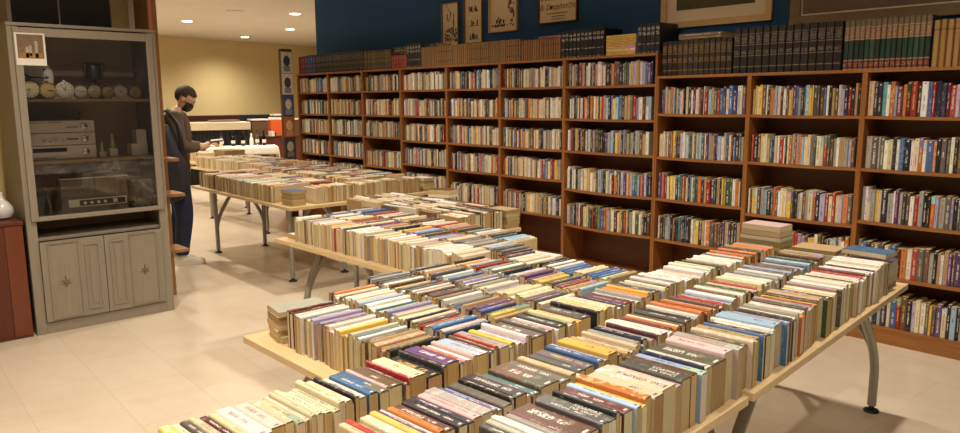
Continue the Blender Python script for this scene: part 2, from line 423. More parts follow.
# ------------------------------------------------------------------ bookcases
XS = [-9.212, -8.431, -7.643, -6.864, -6.048, -5.236, -4.406, -3.426, -2.644, -1.855, -1.06]
LV = {0: [1.709, 1.423, 1.168, .892, .61, .10], 1: [1.709, 1.423, 1.168, .892, .61, .10], 2: [1.709, 1.423, 1.165, .81, .51, .10],
      3: [1.709, 1.423, 1.142, .874, .58, .10], 4: [1.709, 1.423, 1.142, .860, .53, .10], 5: [1.709, 1.423, 1.137, .858, .52, .10],
      6: [1.709, 1.423, 1.135, .79, .462, .10], 7: [1.475, 1.129, .79, .455, .10], 8: [1.475, 1.134, .752, .45, .10], 9: [1.475, 1.135, .79, .44, .10]}
DEP = .29; TH = .020
def bookcase(b0, b1, top, label):
    t = empty('bookcase', ((XS[b0]+XS[b1+1])/2, DEP/2, 0), 0, label, 'bookcase')
    ox, oy = t.location.x, t.location.y
    def part(mb, name, m): 
        o = mb.build(name, m, t); o.location = (-ox, -oy, 0); return o
    for k in range(b0, b1+2):
        xa = XS[k]-.016; xb = XS[k]+.016
        if k == 7: xa, xb = (xa-.004, XS[k]-.001) if b0 == 0 else (XS[k]+.001, xb)
        part(MB().box(xa, xb, 0, DEP, 0, top-.001, .0015), 'upright', 'upright_wood')
    part(MB().box(XS[b0]-(.018 if b0 == 0 else -.001), XS[b1+1]+(.018 if b0 else -.001), -.002, DEP, top, top+TH, .0015), 'top_board', 'shelf_wood')
    part(MB().box(XS[b0]+.016, XS[b1+1]-.016, DEP+.001, DEP+.009, .02, top), 'back_panel', 'back_wood')
    for b in range(b0, b1+1):
        for z in LV[b]:
            # boards sag a little in the middle under the load
            mb = MB(); n = 10; x0, x1 = XS[b]+.0165, XS[b+1]-.0165; sag = .012 if b == 6 and z < 1 else .004
            if z < .2: sag = 0
            pts = []
            for i in range(n+1):
                x = x0+(x1-x0)*i/n; pts.append((x, z+TH/2-sag*math.sin(PI*i/n)))
            poly = pts+[(x, zz-TH) for x, zz in pts[::-1]]
            mb.prism(poly, 'y', .003, DEP)
            part(mb, 'shelf', 'shelf_wood')
        part(MB().box(XS[b]+.017, XS[b+1]-.017, .004, .022, 0, LV[b][-1]-TH/2-.001), 'plinth', 'shelf_wood')
    return t
bookcase(0, 6, 1.945, 'long taller seven-bay brown bookcase on the left, against the blue wall')
bookcase(7, 9, 1.761, 'lower three-bay brown bookcase at the right end of the blue wall')

# ------------------------------------------------------------------ books
PAL = {'w': (222, 216, 206), 'c': (214, 198, 160), 'y': (226, 184, 70), 'o': (206, 112, 44), 'r': (176, 44, 34), 'm': (98, 38, 34),
       'n': (104, 72, 54), 't': (178, 148, 104), 'k': (46, 42, 41), 'g': (92, 86, 82), 's': (162, 156, 150), 'b': (62, 102, 156),
       'l': (146, 182, 210), 'd': (36, 44, 72), 'p': (96, 58, 108), 'v': (168, 156, 192), 'e': (66, 96, 62), 'q': (44, 116, 122),
       'i': (214, 176, 172), 'a': (108, 178, 186)}
NAM = {'w': 'white', 'c': 'cream', 'y': 'yellow', 'o': 'orange', 'r': 'red', 'm': 'dark maroon', 'n': 'brown', 't': 'tan', 'k': 'black',
       'g': 'charcoal grey', 's': 'light grey', 'b': 'blue', 'l': 'pale blue', 'd': 'navy', 'p': 'purple', 'v': 'lilac', 'e': 'green',
       'q': 'teal', 'i': 'pale pink', 'a': 'turquoise'}
MIX_T = 'wwwwcccccttttyorrmnnkkkggggggsssbbllddvvpi'      # tables, varied
MIX_F = 'wwccccccccttttyonkggssbldrcc'               # far tables, paler
MIX_L = 'ccccccwwwttttssnngkkoybrdcts'               # left bays
MIX_R = 'wwccttyornkkkggsbdvmepl'
def jit(c, a=14):
    g_ = .3*c[0]+.55*c[1]+.15*c[2]; c = tuple(x*.86+g_*.14 for x in c)
    r = random.uniform(-a, a); return tuple(max(3, min(250, x+r+random.uniform(-a*.5, a*.5))) for x in c)

def ordinal(n):
    if 10 <= n % 100 <= 20: s = 'th'
    else: s = {1: 'st', 2: 'nd', 3: 'rd'}.get(n % 10, 'th')
    return f'{n}{s}'

def cover_geo(L, t, h, hard):
    a = t/2; r = min(.0075 if hard == 2 else .004, a*(.8 if hard == 2 else .55)); w = .0022 if hard else .0009
    P = [(-a, 0), (-a, h-r), (-a+r*.45, h-r*.3), (-a+r, h), (a-r, h), (a-r*.45, h-r*.3), (a, h-r), (a, 0)]
    Q = [(-a+w, 0), (-a+w, h-r-w), (-a+r*.45+w, h-r*.3-w), (-a+r, h-w), (a-r, h-w), (a-r*.45-w, h-r*.3-w), (a-w, h-r-w), (a-w, 0)]
    n = 8; V = []
    for x in (-L/2, L/2):
        V += [(x, y, z) for y, z in P]; V += [(x, y, z) for y, z in Q]
    Fc, UV = [], []
    def face(ids, spine=False):
        Fc.append(ids)
        UV.append([((V[i][0]+L/2)/L, (V[i][1]+a)/t) if spine else (-2., -2.) for i in ids])
    for i in range(n-1):
        face((i, i+16, i+17, i+1), spine=(1 <= i <= 5))
        face((i+8, i+9, i+25, i+24))
        face((i, i+1, i+9, i+8)); face((i+16, i+24, i+25, i+17))
    face((0, 8, 24, 16)); face((7, 23, 31, 15))
    return V, Fc, UV

def page_geo(L, t, h, hard):
    w = .0022 if hard else .0009; e = .0028 if hard else .0004; a = t/2-w-.0001
    z0 = .003 if hard else .0; z1 = h-min(.004, t*.27)-w
    V = [(x, y, z) for x in (-L/2+e, L/2-e) for y in (-a, a) for z in (z0, z1)]
    Fc = [(0, 1, 3, 2), (4, 6, 7, 5), (0, 4, 5, 1), (2, 3, 7, 6), (0, 2, 6, 4), (1, 5, 7, 3)]
    UV = [[(V[i][1]*1000, V[i][2]*1000 if k < 4 else V[i][0]*1000) for i in f] for k, f in enumerate(Fc)]
    return V, Fc, UV

def geo_to_mesh(name, parts, mats):
    """parts: list of (V, F, UV, rgba linear, mat index, matrix or None)"""
    V, Fc, UVs, Cs, MI = [], [], [], [], []
    for v, f, uv, c, mi, mt in parts:
        o = len(V)
        V += [tuple(mt @ Vector(p)) for p in v] if mt is not None else v
        for q, u in zip(f, uv):
            Fc.append(tuple(i+o for i in q)); UVs += u; Cs += [c]*len(q); MI.append(mi)
    me = bpy.data.meshes.new(name); me.from_pydata(V, [], Fc)
    ul = me.uv_layers.new(name='UV'); ul.data.foreach_set('uv', [x for p in UVs for x in p])
    ca = me.color_attributes.new('Col', 'FLOAT_COLOR', 'CORNER'); ca.data.foreach_set('color', [x for p in Cs for x in p])
    me.polygons.foreach_set('material_index', MI)
    for m in mats: me.materials.append(m)
    me.update(); return me

class Book:
    __slots__ = ('L', 't', 'h', 'mt', 'code', 'rgb', 'rnd', 'page', 'hard', 'label', 'group', 'name', 'cat', 'mat', 'dist', 'size')

PAGES = [(208, 184, 130), (200, 172, 114), (214, 196, 152), (192, 160, 104), (178, 146, 94), (218, 205, 172)]
def mk(L, t, h, mt, code, label='', group='', name='book', mat='cover', hard=False, page=None, rgb=None, cat='book'):
    b = Book(); b.L, b.t, b.h, b.mt, b.code = L, t, h, mt, code
    b.rgb = jit(rgb or PAL[code]); b.rnd = random.random(); b.page = jit(page or random.choice(PAGES), 8)
    b.hard = hard; b.label, b.group, b.name, b.mat, b.cat = label, group, name, mat, cat
    c = mt @ Vector((0, 0, h/2)); x, y, z = project(c); b.dist = (c-CAMP).length
    q = [project(mt @ Vector(p)) for p in ((-L/2, -t/2, h), (L/2, -t/2, h), (L/2, t/2, h), (-L/2, t/2, h))]
    b.size = abs(sum(q[i][0]*q[(i+1) % 4][1]-q[(i+1) % 4][0]*q[i][1] for i in range(4)))/2 + 60*t*h/max(b.dist, .1)**2*300
    if not (0 < x < 960 and 0 < y < 433): b.size *= .3
    if x < -45 or x > 1000 or y > 470 or y < -60: b.dist = -1
    return b

def emit_book(b):
    c = (*srgb(*b.rgb), b.rnd); pc = (*srgb(*b.page), b.rnd)
    v, f, u = cover_geo(b.L, b.t, b.h, b.hard)
    o = bpy.data.objects.new(b.name, geo_to_mesh(b.name, [(v, f, u, c, 0, None)], [M[b.mat]])); COL.objects.link(o)
    o.matrix_world = b.mt; tag(o, b.label, b.cat, b.group)
    v, f, u = page_geo(b.L, b.t, b.h, b.hard)
    p = bpy.data.objects.new('page_block', geo_to_mesh('page_block', [(v, f, u, pc, 0, None)], [M['page']])); COL.objects.link(p)
    p.parent = o
    return o
def emit_stuff(bs, name, label, cat):
    parts = []
    for b in bs:
        c = (*srgb(*b.rgb), b.rnd); pc = (*srgb(*b.page), b.rnd)
        parts.append((*cover_geo(b.L, b.t, b.h, b.hard), c, 0, b.mt)); parts.append((*page_geo(b.L, b.t, b.h, b.hard), pc, 1, b.mt))
    o = bpy.data.objects.new(name, geo_to_mesh(name, parts, [M['cover'], M['page']])); COL.objects.link(o)
    return tag(o, label, cat, None, 'stuff')

TZ = .71
TB = []      # table books
WD = {'1': .009, '2': .015, '3': .021, '4': .028, '5': .038}
def row(origin, rd, spd, length, codes, phrase, end, L=.205, h=.138, tmin=.012, tmax=.034, group='', z=TZ, hardp=.06, tail=None, rev=False):
    """books standing on their fore edge, spines up, side by side along rd; origin = table-level corner, spd = spine direction.
    codes: string of colour letters with thickness digits, or a list of (colour, distance where the book ends)"""
    o = Vector((*origin, z)); rd = Vector((*rd, 0)).normalized(); spd = Vector((*spd, 0)).normalized()
    s = 0; k = 0; last = None; up = Vector((0, 0, 1)); out = []
    while True:
        if isinstance(codes, list) and k < len(codes):
            code, e = codes[k]; k += 1; t = max(e-s-.0006, .006); ang = 0
        elif isinstance(codes, str) and k < len(codes):
            code = codes[k]; k += 1; t = random.uniform(tmin, tmax); ang = random.uniform(-.012, .012)
            if k < len(codes) and codes[k].isdigit(): t = WD[codes[k]]*random.uniform(.92, 1.08); k += 1
        else:
            code = random.choice(tail or MIX_T); t = random.triangular(tmin, tmax, tmin*1.4); ang = random.uniform(-.012, .012)
            if random.random() < .25 and last: code = last
        last = code
        if s+t > length: break
        bl = L*random.uniform(.9, 1.03); bh = h*random.uniform(.93, 1.06)
        c = o + rd*(s+t/2) + spd*(L/2 + random.uniform(-.007, .007))
        X, Z = spd, up; Y = Z.cross(X)
        mt = Matrix.Translation(c) @ Matrix.Rotation(ang, 4, 'Z') @ Matrix((X, Y, Z)).transposed().to_4x4()
        hard = random.random() < hardp and s > .05
        b = mk(bl, t, bh, mt, code, '', group, hard=hard, name='book'); out.append(b)
        s += t+.0006+abs(ang)*bl*.2
    for n, b in enumerate(out):
        if b.code == 'g' and .043 < b.t < .047 and phrase.startswith('outermost'): b.rnd = .082
        b.label = f'{NAM[b.code]} book, spine up, {ordinal(len(out)-n if rev else n+1)} {end}, {phrase}'; TB.append(b)
def pile(c, rz, codes, phrase, group='flat piles of books on the tables', z=TZ, L=.2, W=.135, spd=None):
    """books lying flat on one another; the page ends face the aisle"""
    zz = z
    for i, cd in enumerate(codes):
        t = random.uniform(.018, .032)
        l, w = L*random.uniform(.94, 1.04), W*random.uniform(.93, 1.05)
        # local Z (spine) lies sideways
        X = Vector((1, 0, 0)); Z = Vector((0, 1, 0)); Y = Z.cross(X)
        base = Matrix((X, Y, Z)).transposed().to_4x4()
        mt = Matrix.Translation((c[0], c[1], zz+t/2+.0003)) @ Matrix.Rotation(rz+random.uniform(-.06, .06), 4, 'Z') @ Matrix.Translation((0, -w/2, 0)) @ base
        pos = 'topmost' if i == len(codes)-1 else 'lowest' if i == 0 else ordinal(i+1)+' from bottom'
        TB.append(mk(l, t, w, mt, cd, (f'{NAM[cd]} flat book, {pos} in {phrase}' if len(codes) > 1 else f'{NAM[cd]} book lying flat {phrase}'), group))
        zz += t+.0006

# --- near group: two boards end to end (rows run away from the camera, spines point across)
def frame(o, deg):
    a = R(deg); v = Vector((-math.sin(a), math.cos(a))); u = Vector((-math.cos(a), -math.sin(a)))   # u points left across the board
    return Vector(o), u, v
NO, Nu, Nv = frame((-1.0, -3.06), 3.0)
FO, Fu, Fvv = frame((-1.0, -3.035), 4.4)
def P2(O, u, v, a, b): return tuple(O+u*a+v*b)
G1 = 'books standing spine up on the near front table'
G2 = 'books standing spine up on the right-hand front table'
G3 = 'books standing spine up on the left front table'
G4 = 'books standing spine up on the middle table'
G5 = 'books standing spine up on the rear middle table'
G6 = 'books standing spine up on the far tables'
def seqd(txt, b0):
    """'n-.741 g-.715' -> colours with end distances measured from b0"""
    out = []
    for w_ in txt.split():
        out.append((w_[0], float(w_[1:])-b0))
    return out
JN = 'from the table joint'
# outer row
cA = 'w-.965 s-.95 g-.93 g-.91 s-.89 w-.87 w-.85 s-.83 m-.815 n-.741 g-.715 g-.670 k-.655 d-.639 m-.600 l-.576 y-.554 o-.523 c-.473 c-.403 i-.372 g-.325 n-.292 w-.28 l-.245 d-.235 w-.201 g-.111 i-.057 s-.02 g-.0'
row(P2(NO, Nu, Nv, .235, -1.0), Nv, -Nu, 1.01, seqd(cA, -1.0), 'outermost row, nearest table', JN, L=.212, h=.15, group=G1, rev=True)
cA2 = 'g.03 c.05 c.07 t.112 b.125 b.14 k.178 w.2 w.22 l.28 s.3 b.325 w.349 g.36 n.38 w.413 s.43 o.47 w.5 n.52 c.55 s.58 r.608 y.63 m.65 t.7 e.75 e.77 c.8 c.83 r.85 s.865 g.88 c.9 w.93 w.95 w.98 c1.0 c1.03 k1.04 w1.07 c1.1 w1.13 w1.15 r1.17 c1.2 m1.22 n1.25 w1.28 w1.31 k1.325 w1.35 c1.38 w1.41 w1.44'
row(P2(FO, Fu, Fvv, .235, 0.0), Fvv, -Fu, 1.56, seqd(cA2, 0), 'outer row, right-hand table', JN, L=.212, h=.148, group=G2, tail='ccwwctmkw')
# middle row
cB = 'k-1.4 r-1.37 c-1.34 c-1.31 w-1.28 g-1.25 k-1.22 c-1.2 n-1.17 w-1.15 c-1.13 r-1.11 c-1.09 c-1.06 y-1.04 p-1.03 w-1.01 o-.99 n-.955 k-.925 d-.905 i-.875 s-.835 b-.82 v-.80 g-.765 k-.75 k-.705 c-.69 g-.675 q-.651 n-.574 g-.526 t-.499 w-.472 g-.439 g-.395 b-.365 v-.345 m-.33 y-.279 n-.26 t-.24 c-.22 t-.20 c-.181 s-.155 g-.135 d-.11 s-.09 v-.07 m-.055 w-.01'
row(P2(NO, Nu, Nv, .485, -1.45), Nv, -Nu, 1.44, seqd(cB, -1.45), 'second row, nearest table', JN, L=.208, group=G1, rev=True)
cB2 = 'w.03 m.05 o.075 w.09 o.1 n.12 g.155 k.17 w.2 s.22 w.24 o.265 n.28 y.3 o.32 w.34 v.36 n.38 k.4 w.42 r.44 w.46 s.48 b.5 w.53 n.55 r.57 w.6 n.62 e.65 g.68 k.7 c.73 r.745 t.77 c.8 c.83 w.86 w.89 s.91 v.94 s.96 d.98 w1.01'
row(P2(FO, Fu, Fvv, .50, 0.), Fvv, -Fu, 1.56, seqd(cB2, 0), 'second row, right-hand table', JN, L=.208, group=G2, tail='wwsgcvlnt')
# inner row
cC = 'y-1.42 c-1.40 g-1.38 c-1.365 c-1.35 m-1.33 c-1.31 w-1.265 i-1.224 c-1.2 c-1.178 c-1.163 c-1.148 c-1.133 c-1.12 c-1.101 c-1.08 c-1.06 c-1.04 r-1.03 k-1.017 w-.985 b-.955 b-.924 i-.91 n-.865 n-.85 r-.838 c-.788 k-.73 k-.715 p-.66 g-.645 o-.63 w-.605 i-.585 l-.535 n-.52 n-.506 r-.49 s-.45 s-.43 y-.405 w-.385 v-.365 w-.348 n-.335 g-.273 g-.245 s-.23 i-.215 w-.2 k-.16 e-.15 w-.125 c-.1 y-.075 g-.02'
row(P2(NO, Nu, Nv, .775, -1.45), Nv, -Nu, 1.44, seqd(cC, -1.45), 'innermost row, nearest table', JN, L=.2, group=G1, rev=True)
cC2 = 'k.02 c.05 y.07 c.1 c.12 w.15 k.165 c.19 p.23 m.25 w.28 s.3 r.32 o.35 y.37 o.39 g.42 w.44 k.46 s.48 c.5 y.52 k.54 w.57 g.59 g.61 w.65 w.7 w.74 s.76'
row(P2(FO, Fu, Fvv, .775, -.0), Fvv, -Fu, 1.62, seqd(cC2, 0), 'inner row, right-hand table', JN, L=.208, group=G2, tail='wosnwctrgm')
pile(P2(FO, Fu, Fvv, .135, 1.69), R(4), 'wsycg', 'pile ending the right-hand table outer row', L=.2)
pile(P2(FO, Fu, Fvv, .125, 1.60), R(0), 'b', 'on top of the outer row, right-hand table', L=.2, z=TZ+.163)
pile(P2(FO, Fu, Fvv, .375, 1.67), R(4), 'cgwswt', 'pile ending the right-hand table second row', L=.215, W=.17)
pile(P2(FO, Fu, Fvv, .66, 1.72), R(2), 'gcntctnti', 'tall pile beside the bookcase, right-hand table', L=.215, W=.15)
# left front table: rows run left to right, spines point away
def Lrow(x, y, codes, phrase, **kw):
    cl = FO+Fu*.79+Fvv*(y+.21-FO.y) if y > -3.3 else NO+Nu*.79+Nv*(y+.21-NO.y)
    row((x, y), (1, .02), (0, 1), cl.x-x, codes, phrase, 'from the left', group=G3, L=.2, **kw)
Lrow(-2.375, -3.86, 'm2m3e4c3w3g4c2l3v2l2v2p2t2m2w2i2c2w2y2t2y2b2c2w2b2w2n2', 'front row, left front table', hardp=0)
pile((-2.475, -3.755), R(80), 'cctcs', 'pile at the left front table corner', L=.2)
Lrow(-2.48, -3.62, 'n2o2c2w2g2y2r1e1w2w2w2r1c2y1l2g1w3w3w3w2q1c3t2s2v3v2w2c2c3c2w2k2', 'second row, left front table')
Lrow(-2.58, -3.38, 'g1k1g1k2s1g1k1g2n1g1k1g1w2c2n2n2y2o2g3c2g2t2w2g3c2n2k2c2g5o3g3v2w3', 'third row, left front table', tmin=.014)
Lrow(-2.60, -3.14, 'g1g1k1g1k1g1n2o2c3c2c2r2g2s2b2r2w2v2g2b2d2t2k3s2v2w2g3k2s2w2', 'fourth row, left front table')
Lrow(-2.58, -2.90, 'w1c1k1c2i2o2c3t3l2g3r2d2s2v2l2b2w3g2w2w2k3b2k2l2w2s3', 'fifth row, left front table')
Lrow(-2.52, -2.66, 'k2w2r2g3w3d3c3w2r2c2w3s2n2g2r2k2d3w2w3k2', 'last row, left front table')
# middle table
def Mrow(y, w_, codes, phrase, x=-4.36, **kw): row((x, y), (1, .012), (0, 1), w_, codes, phrase, 'from the left', group=G4, L=.2, **kw)
Mrow(-2.82, 1.64, 'w4c3c2c2t2c3d3g1c3s3c1k1m1i3w2c3c2w3c2n2c3w3t2c2y3w2m1r1c5y2w2b2g2k2w3s3w3c2w3c3w3', 'front row, middle table', x=-4.24, h=.145, tail='ccctwws')
pile((-4.31, -2.72), R(92), 'c', 'at the left corner of the middle table', L=.16, W=.11)
Mrow(-2.58, 1.76, 'r1c2r2w2b2b2w2g2c3y3w2g2c2c2n2t2', 'second row, middle table', x=-4.3)
Mrow(-2.34, 1.62, 'c2m2c2r2w2b3b2d2w2', 'third row, middle table')
pile((-2.62, -2.235), R(5), 'rcw', 'pile ending the middle table third row', L=.2)
Mrow(-2.22+.11, 1.42-.05, 'c2', 'back row, middle table', tail='wwccctkgrmoyl') if False else None
# rear middle table: rows run away from the camera, page ends face right
def Nrow(x, tail, ln=.5): row((x, -1.98), (0, 1), (1, 0), ln, '', '%s row, rear middle table' % NR.pop(0), 'from the near end', group=G5, tail=tail, L=.2)
NR = ['rightmost', 'second', 'third', 'fourth', 'fifth', 'leftmost']
Nrow(-3.77, 'cccccctwk', .40); Nrow(-4.0, 'cwtgmnc'); Nrow(-4.23, 'ccwtgmn'); Nrow(-4.46, 'cwtgcc'); Nrow(-4.69, 'cccwtg'); Nrow(-4.92, 'cctwn')
pile((-3.67, -1.48), R(0), 'cctct', 'pile ending the rear middle table', L=.19)
pile((-4.36, -1.5+.04), R(20), 'tn', 'pile resting on the rear middle rows', L=.2, z=TZ+.149)
# far table
FT = 'from the left'
row((-7.75, -2.02), (1, -.03), (0, 1), 1.80, 'ngnntcc', 'front row, far table', FT, group=G6, tail=MIX_F, hardp=0, h=.145, tmin=.016)
pile((-5.76, -1.99), R(0), 'ctcvb', 'pile at the far table near corner', L=.19)
for i_, (yy, nm_) in enumerate(((-1.80, 'second'), (-1.57, 'third'), (-1.2, 'fourth'), (-.95, 'fifth'), (-.70, 'last'))):
    row((-7.8, yy), (1, -.03), (0, 1), 1.74, '', nm_+' row, far tables', FT, group=G6, tail=MIX_F, L=.2)
row((-5.86, -1.83), (-.03, 1), (1, 0), .56, 'cctcctccy', 'right edge of the far table', 'from the near end', group=G6, tail='ccccttc', hardp=0)
row((-5.88, -1.235), (-.03, 1), (1, 0), .60, '', 'right edge of the farther beech table', 'from the near end', group=G6, tail='ccccttc', hardp=0)
pile((-5.78, -.54), R(0), 'ctctw', 'pile at the far table right end', L=.19)
# tables beyond
row((-10.1, -1.12), (1, 0), (0, 1), 1.86, '', 'front row of the table beyond the far table', 'from the left', group=G6, tail='cccttc')
pile((-8.13, -1.0), 0, 'ctcwt', 'pile on the table beyond the far table', L=.2)
row((-10.1, -.86), (1, 0), (0, 1), 1.9, '', 'second row of the table beyond the far table', 'from the left', group=G6, tail=MIX_F)
row((-10.1, -.60), (1, 0), (0, 1), 1.9, '', 'third row of the table beyond the far table', 'from the left', group=G6, tail=MIX_F)
row((-11.9, -.75), (1, 0), (0, 1), 1.1, '', 'front row of the farthest book table', 'from the left', group=G6, tail='cccttcn')


# --- shelf books
SB = []
CODES = {(9, 0): 'c4k3k3a3w2o3l1m4o2m3r4k3w4b3', (9, 1): 's4g4s1g3w3c3k2w2b3d4w2c3o2w2b4o2k3g', (9, 2): 's2w2c2s3y2c2k4s4w1p2s2d3n2w3r2s3k3k2o3v2s4', (9, 3): 's2w1b2k3q3c2n2k2c3k2b3m4o4w3r4g4n', (9, 4): 'a2n2m2k2c3c1d4s2k4c2b4r3n4k3v3',
 (8, 0): 't2y2c2y3n3w1k3o3s1v2c3m2w3g2y2t1p3b2s2k2g1l3y2y1g4g1', (8, 1): 'r2k4g3y2w1c3t2b2k2c2w2r4w1k1c2o2s2r2s2o2l2c3c3g3g1', (8, 2): 'w1m2y3c2g3s3s1l1k4g1o2g2w2w2y1w2y2y2g1k2k2s2c2', (8, 3): '',
 (7, 0): 'b1n2v1t2t2o2g1l1g1t2b2i2w1k2k1c2k3w2m2w2i2g2m2w1', (7, 1): 'c4c2s1k1w1n3o1y3g2m2g1v2w3l2c2q2g1c2e2c1s2l2g3', (7, 2): 'p3v1r3n2c1w1e1y3c3k3q3g1o2n2c2k2b1w2e3g3o3', (7, 3): 'w1r1k3g2s2s1v2k3t1m2k2q3n3k2b1k3k2w2y1c1',
 (6, 0): 'k1t1n1k1w2r1s2g2k2r4s3s1n1c3w3k1s2g3c1r1c1w4i2w3w1m1', (6, 1): 'k3w2g1w2k1g2e1w2m1w2w1k1o2w1r2g2n1o3k1w2y2l1g1b1y1r2', (6, 2): 'w3v1r3k2k1y2t2k1g1c1n4n1w1k1l1c2k1m1s3g3g3k2', (6, 3): 'c2w2k2w2v1w2k2g1s3s1w2t1c3c2y2t1w3y2', (6, 4): 'w3t2b3k1c1k3s1r3w1k2m2y2c3t1w1e1y1k3r1k3',
 (5, 0): 'k1r2r1e1w2t1r1y1k3w1s2g3k1g2n1y1k2s2m1', (5, 1): 'b2w2s2w1b1k1w1r2w1o1r1g1y2n1g3w3', (5, 2): 's1k3w2w1s2y2g1t1k1w2p3n2w4k2o1w1b2', (5, 3): 'r1o2y2c2g1s2k3s2c2n2c2t2s2y2', (5, 4): 't2r1s3k1o1t2w1l1r1g2s2w3r1n3',
 (4, 0): 'g1w1g2n2v1b1g3y1w1y3w2k1b2', (4, 1): 'k1b2w2w1p2v1w2y2c1o1r1n1y2b1g3', (4, 2): 'k2r1k2g1s2s1g3c1n1w2t2r2b1r2w1', (4, 3): 'm2r1w3t1k3k1w1b2d1b2w1k2r2', (4, 4): 'c1t2t1w3s2k3w3g2w1r1g2',
 (3, 4): 's1g2c2', (3, 3): 'r1o1b3b1c2g1n1w2b2g2w1', (2, 3): 's1r1s2y1o2y1s2y2k1', (0, 3): 'w1s2w1o3g1w2s1', (0, 0): 'w2w1o2s1g1w2c1w1w2'}
colname = ['far left end bay', 'second bay from the far end', 'third bay from the far end', 'fourth bay from the far end', 'fifth bay from the far end', 'sixth bay from the far end', 'wide seventh bay', 'first bay of lower unit', 'middle bay of lower unit', 'rightmost bay']
shn = ['top', 'second', 'third', 'fourth', 'fifth', 'bottom']
def shelf_row(b, k):
    if b <= 6 and k == 5 and b not in (2, 3): return
    if (b, k) == (7, 4) or (b, k) == (8, 4) : return
    z = LV[b][k]+TH/2+.0005; x0, x1 = XS[b]+.021, XS[b+1]-.021
    sag = (.012 if b == 6 and LV[b][k] < 1 else .004) if LV[b][k] > .2 else 0
    if k == 0: gap = (1.945 if b < 7 else 1.761)-z
    else: gap = LV[b][k-1]-TH/2-z
    H = .178 if b < 7 else .198
    if b == 6: H = .192
    if b == 9: H = .208
    H = min(H, gap-.03)
    codes = CODES.get((b, k), ''); i = 0; s = x0+random.uniform(0, .012); n = 0
    end = x1-random.choice([0, 0, .03, .0]); depth = .135
    mixs = MIX_L if b < 6 else MIX_R
    while True:
        if i < len(codes):
            cd = codes[i]; i += 1; t = random.uniform(.016, .03)
            if i < len(codes) and codes[i].isdigit(): t = (WD[codes[i]]*1.0+.002)*random.uniform(.9, 1.1); i += 1
            if b < 6: t *= .95
            if b in (9,): t *= 1.12
        else:
            cd = random.choice(mixs); t = random.triangular(.010, .038, .02)
        if s+t > end: break
        hh = min(H*random.uniform(.88, 1.07), gap-.012)
        f = (s+t/2-x0)/(x1-x0); dz = -sag*math.sin(PI*min(max(f, 0), 1))+ .0006
        X, Y, Z = Vector((0, 0, 1)), Vector((-1, 0, 0)), Vector((0, -1, 0))
        dd = depth*random.uniform(.92, 1.06); fy = .022+random.uniform(0, .012)
        mt = Matrix.Translation((s+t/2, fy+dd, z+dz+hh/2)) @ Matrix((X, Y, Z)).transposed().to_4x4()
        n += 1
        u = 'tall bookcase' if b < 7 else 'lower bookcase'
        SB.append(mk(hh, t, dd, mt, cd, f'{NAM[cd]} spine, {ordinal(n)} from left, {shn[k]} shelf, {colname[b]}', 'books on the bookcase shelves', cat='book'))
        s += t+.0006
for b in range(10):
    for k in range(len(LV[b])): shelf_row(b, k)
ALLB = sorted([b for b in TB+SB if b.dist > 0], key=lambda b: -b.size)
for b in ALLB[:300]: emit_book(b)
emit_stuff(ALLB[300:], 'books', 'the many smaller books on the farther tables and bookcase shelves', 'books')

# --- bound volumes on top of the bookcases
def volumes(x0, x1, n, z, H, rgb, mat, phrase, depth=.2, dH=.0, fy=.02):
    w = (x1-x0)/n
    for i in range(n):
        t = w*.955; hh = H+random.uniform(-.003, .003)+dH*(i/n)
        X, Y, Z = Vector((0, 0, 1)), Vector((-1, 0, 0)), Vector((0, -1, 0))
        mt = Matrix.Translation((x0+w*(i+.5), fy+depth+random.uniform(-.002, .002), z+hh/2+.0005)) @ Matrix((X, Y, Z)).transposed().to_4x4()
        b = mk(hh, t, depth, mt, 'k', f'{phrase}, {ordinal(i+1)} volume from the left', 'bound sets on top of the bookcases', name='bound_volume', mat=mat, hard=2, rgb=rgb, page=(190, 170, 130), cat='book')
        b.rgb = jit(rgb, 13 if mat in ('vol_series', 'vol_tan', 'vol_brown', 'vol_green') else 5)
        if mat == 'vol_series': b.rnd = .8 if (i//9) % 2 else .2
        emit_book(b)
ZL, ZR = 1.965, 1.781
volumes(-9.2, -9.03, 3, ZL, .23, (128, 34, 30), 'vol_black', 'red bound volume at the far left end')
volumes(-9.02, -8.76, 4, ZL, .235, (30, 50, 120), 'vol_black', 'blue bound volume beside the red ones')
volumes(-8.75, -7.62, 24, ZL, .235, (30, 28, 30), 'vol_black', 'black bound volume after the blue ones')
volumes(-7.61, -7.06, 14, ZL, .225, (74, 64, 44), 'vol_brown', 'olive bound volume left of the short red ones')
volumes(-7.05, -6.76, 6, ZL, .15, (150, 42, 40), 'vol_black', 'short red bound volume')
volumes(-6.75, -6.50, 5, ZL, .26, (44, 40, 38), 'vol_white', 'tall charcoal bound volume right of the red ones')
volumes(-6.49, -4.97, 52, ZL, .205, (120, 88, 56), 'vol_series', 'golden brown bound volume in the long series')
volumes(-4.96, -4.47, 17, ZL, .185, (124, 80, 48), 'vol_series', 'reddish brown bound volume beside the black set')
volumes(-4.46, -3.98, 11, ZL, .235, (24, 23, 26), 'vol_white', 'large black bound volume left of the yellow pile', .26)
volumes(-3.64, -3.43, 5, ZL, .235, (34, 32, 36), 'vol_white', 'charcoal bound volume right of the yellow pile', .26)
volumes(-3.40, -2.80, 13, ZR, .265, (44, 34, 26), 'vol_brown', 'dark brown gilt volume in the shorter set')
volumes(-2.79, -2.02, 14, ZR, .32, (30, 20, 20), 'vol_black', 'black gilt volume in the taller set')
volumes(-2.01, -1.50, 16, ZR, .315, (30, 58, 48), 'vol_green', 'green volume with tan and maroon labels')
volumes(-1.49, -1.05, 12, ZR, .28, (156, 114, 58), 'vol_tan', 'golden tan volume at the right end')
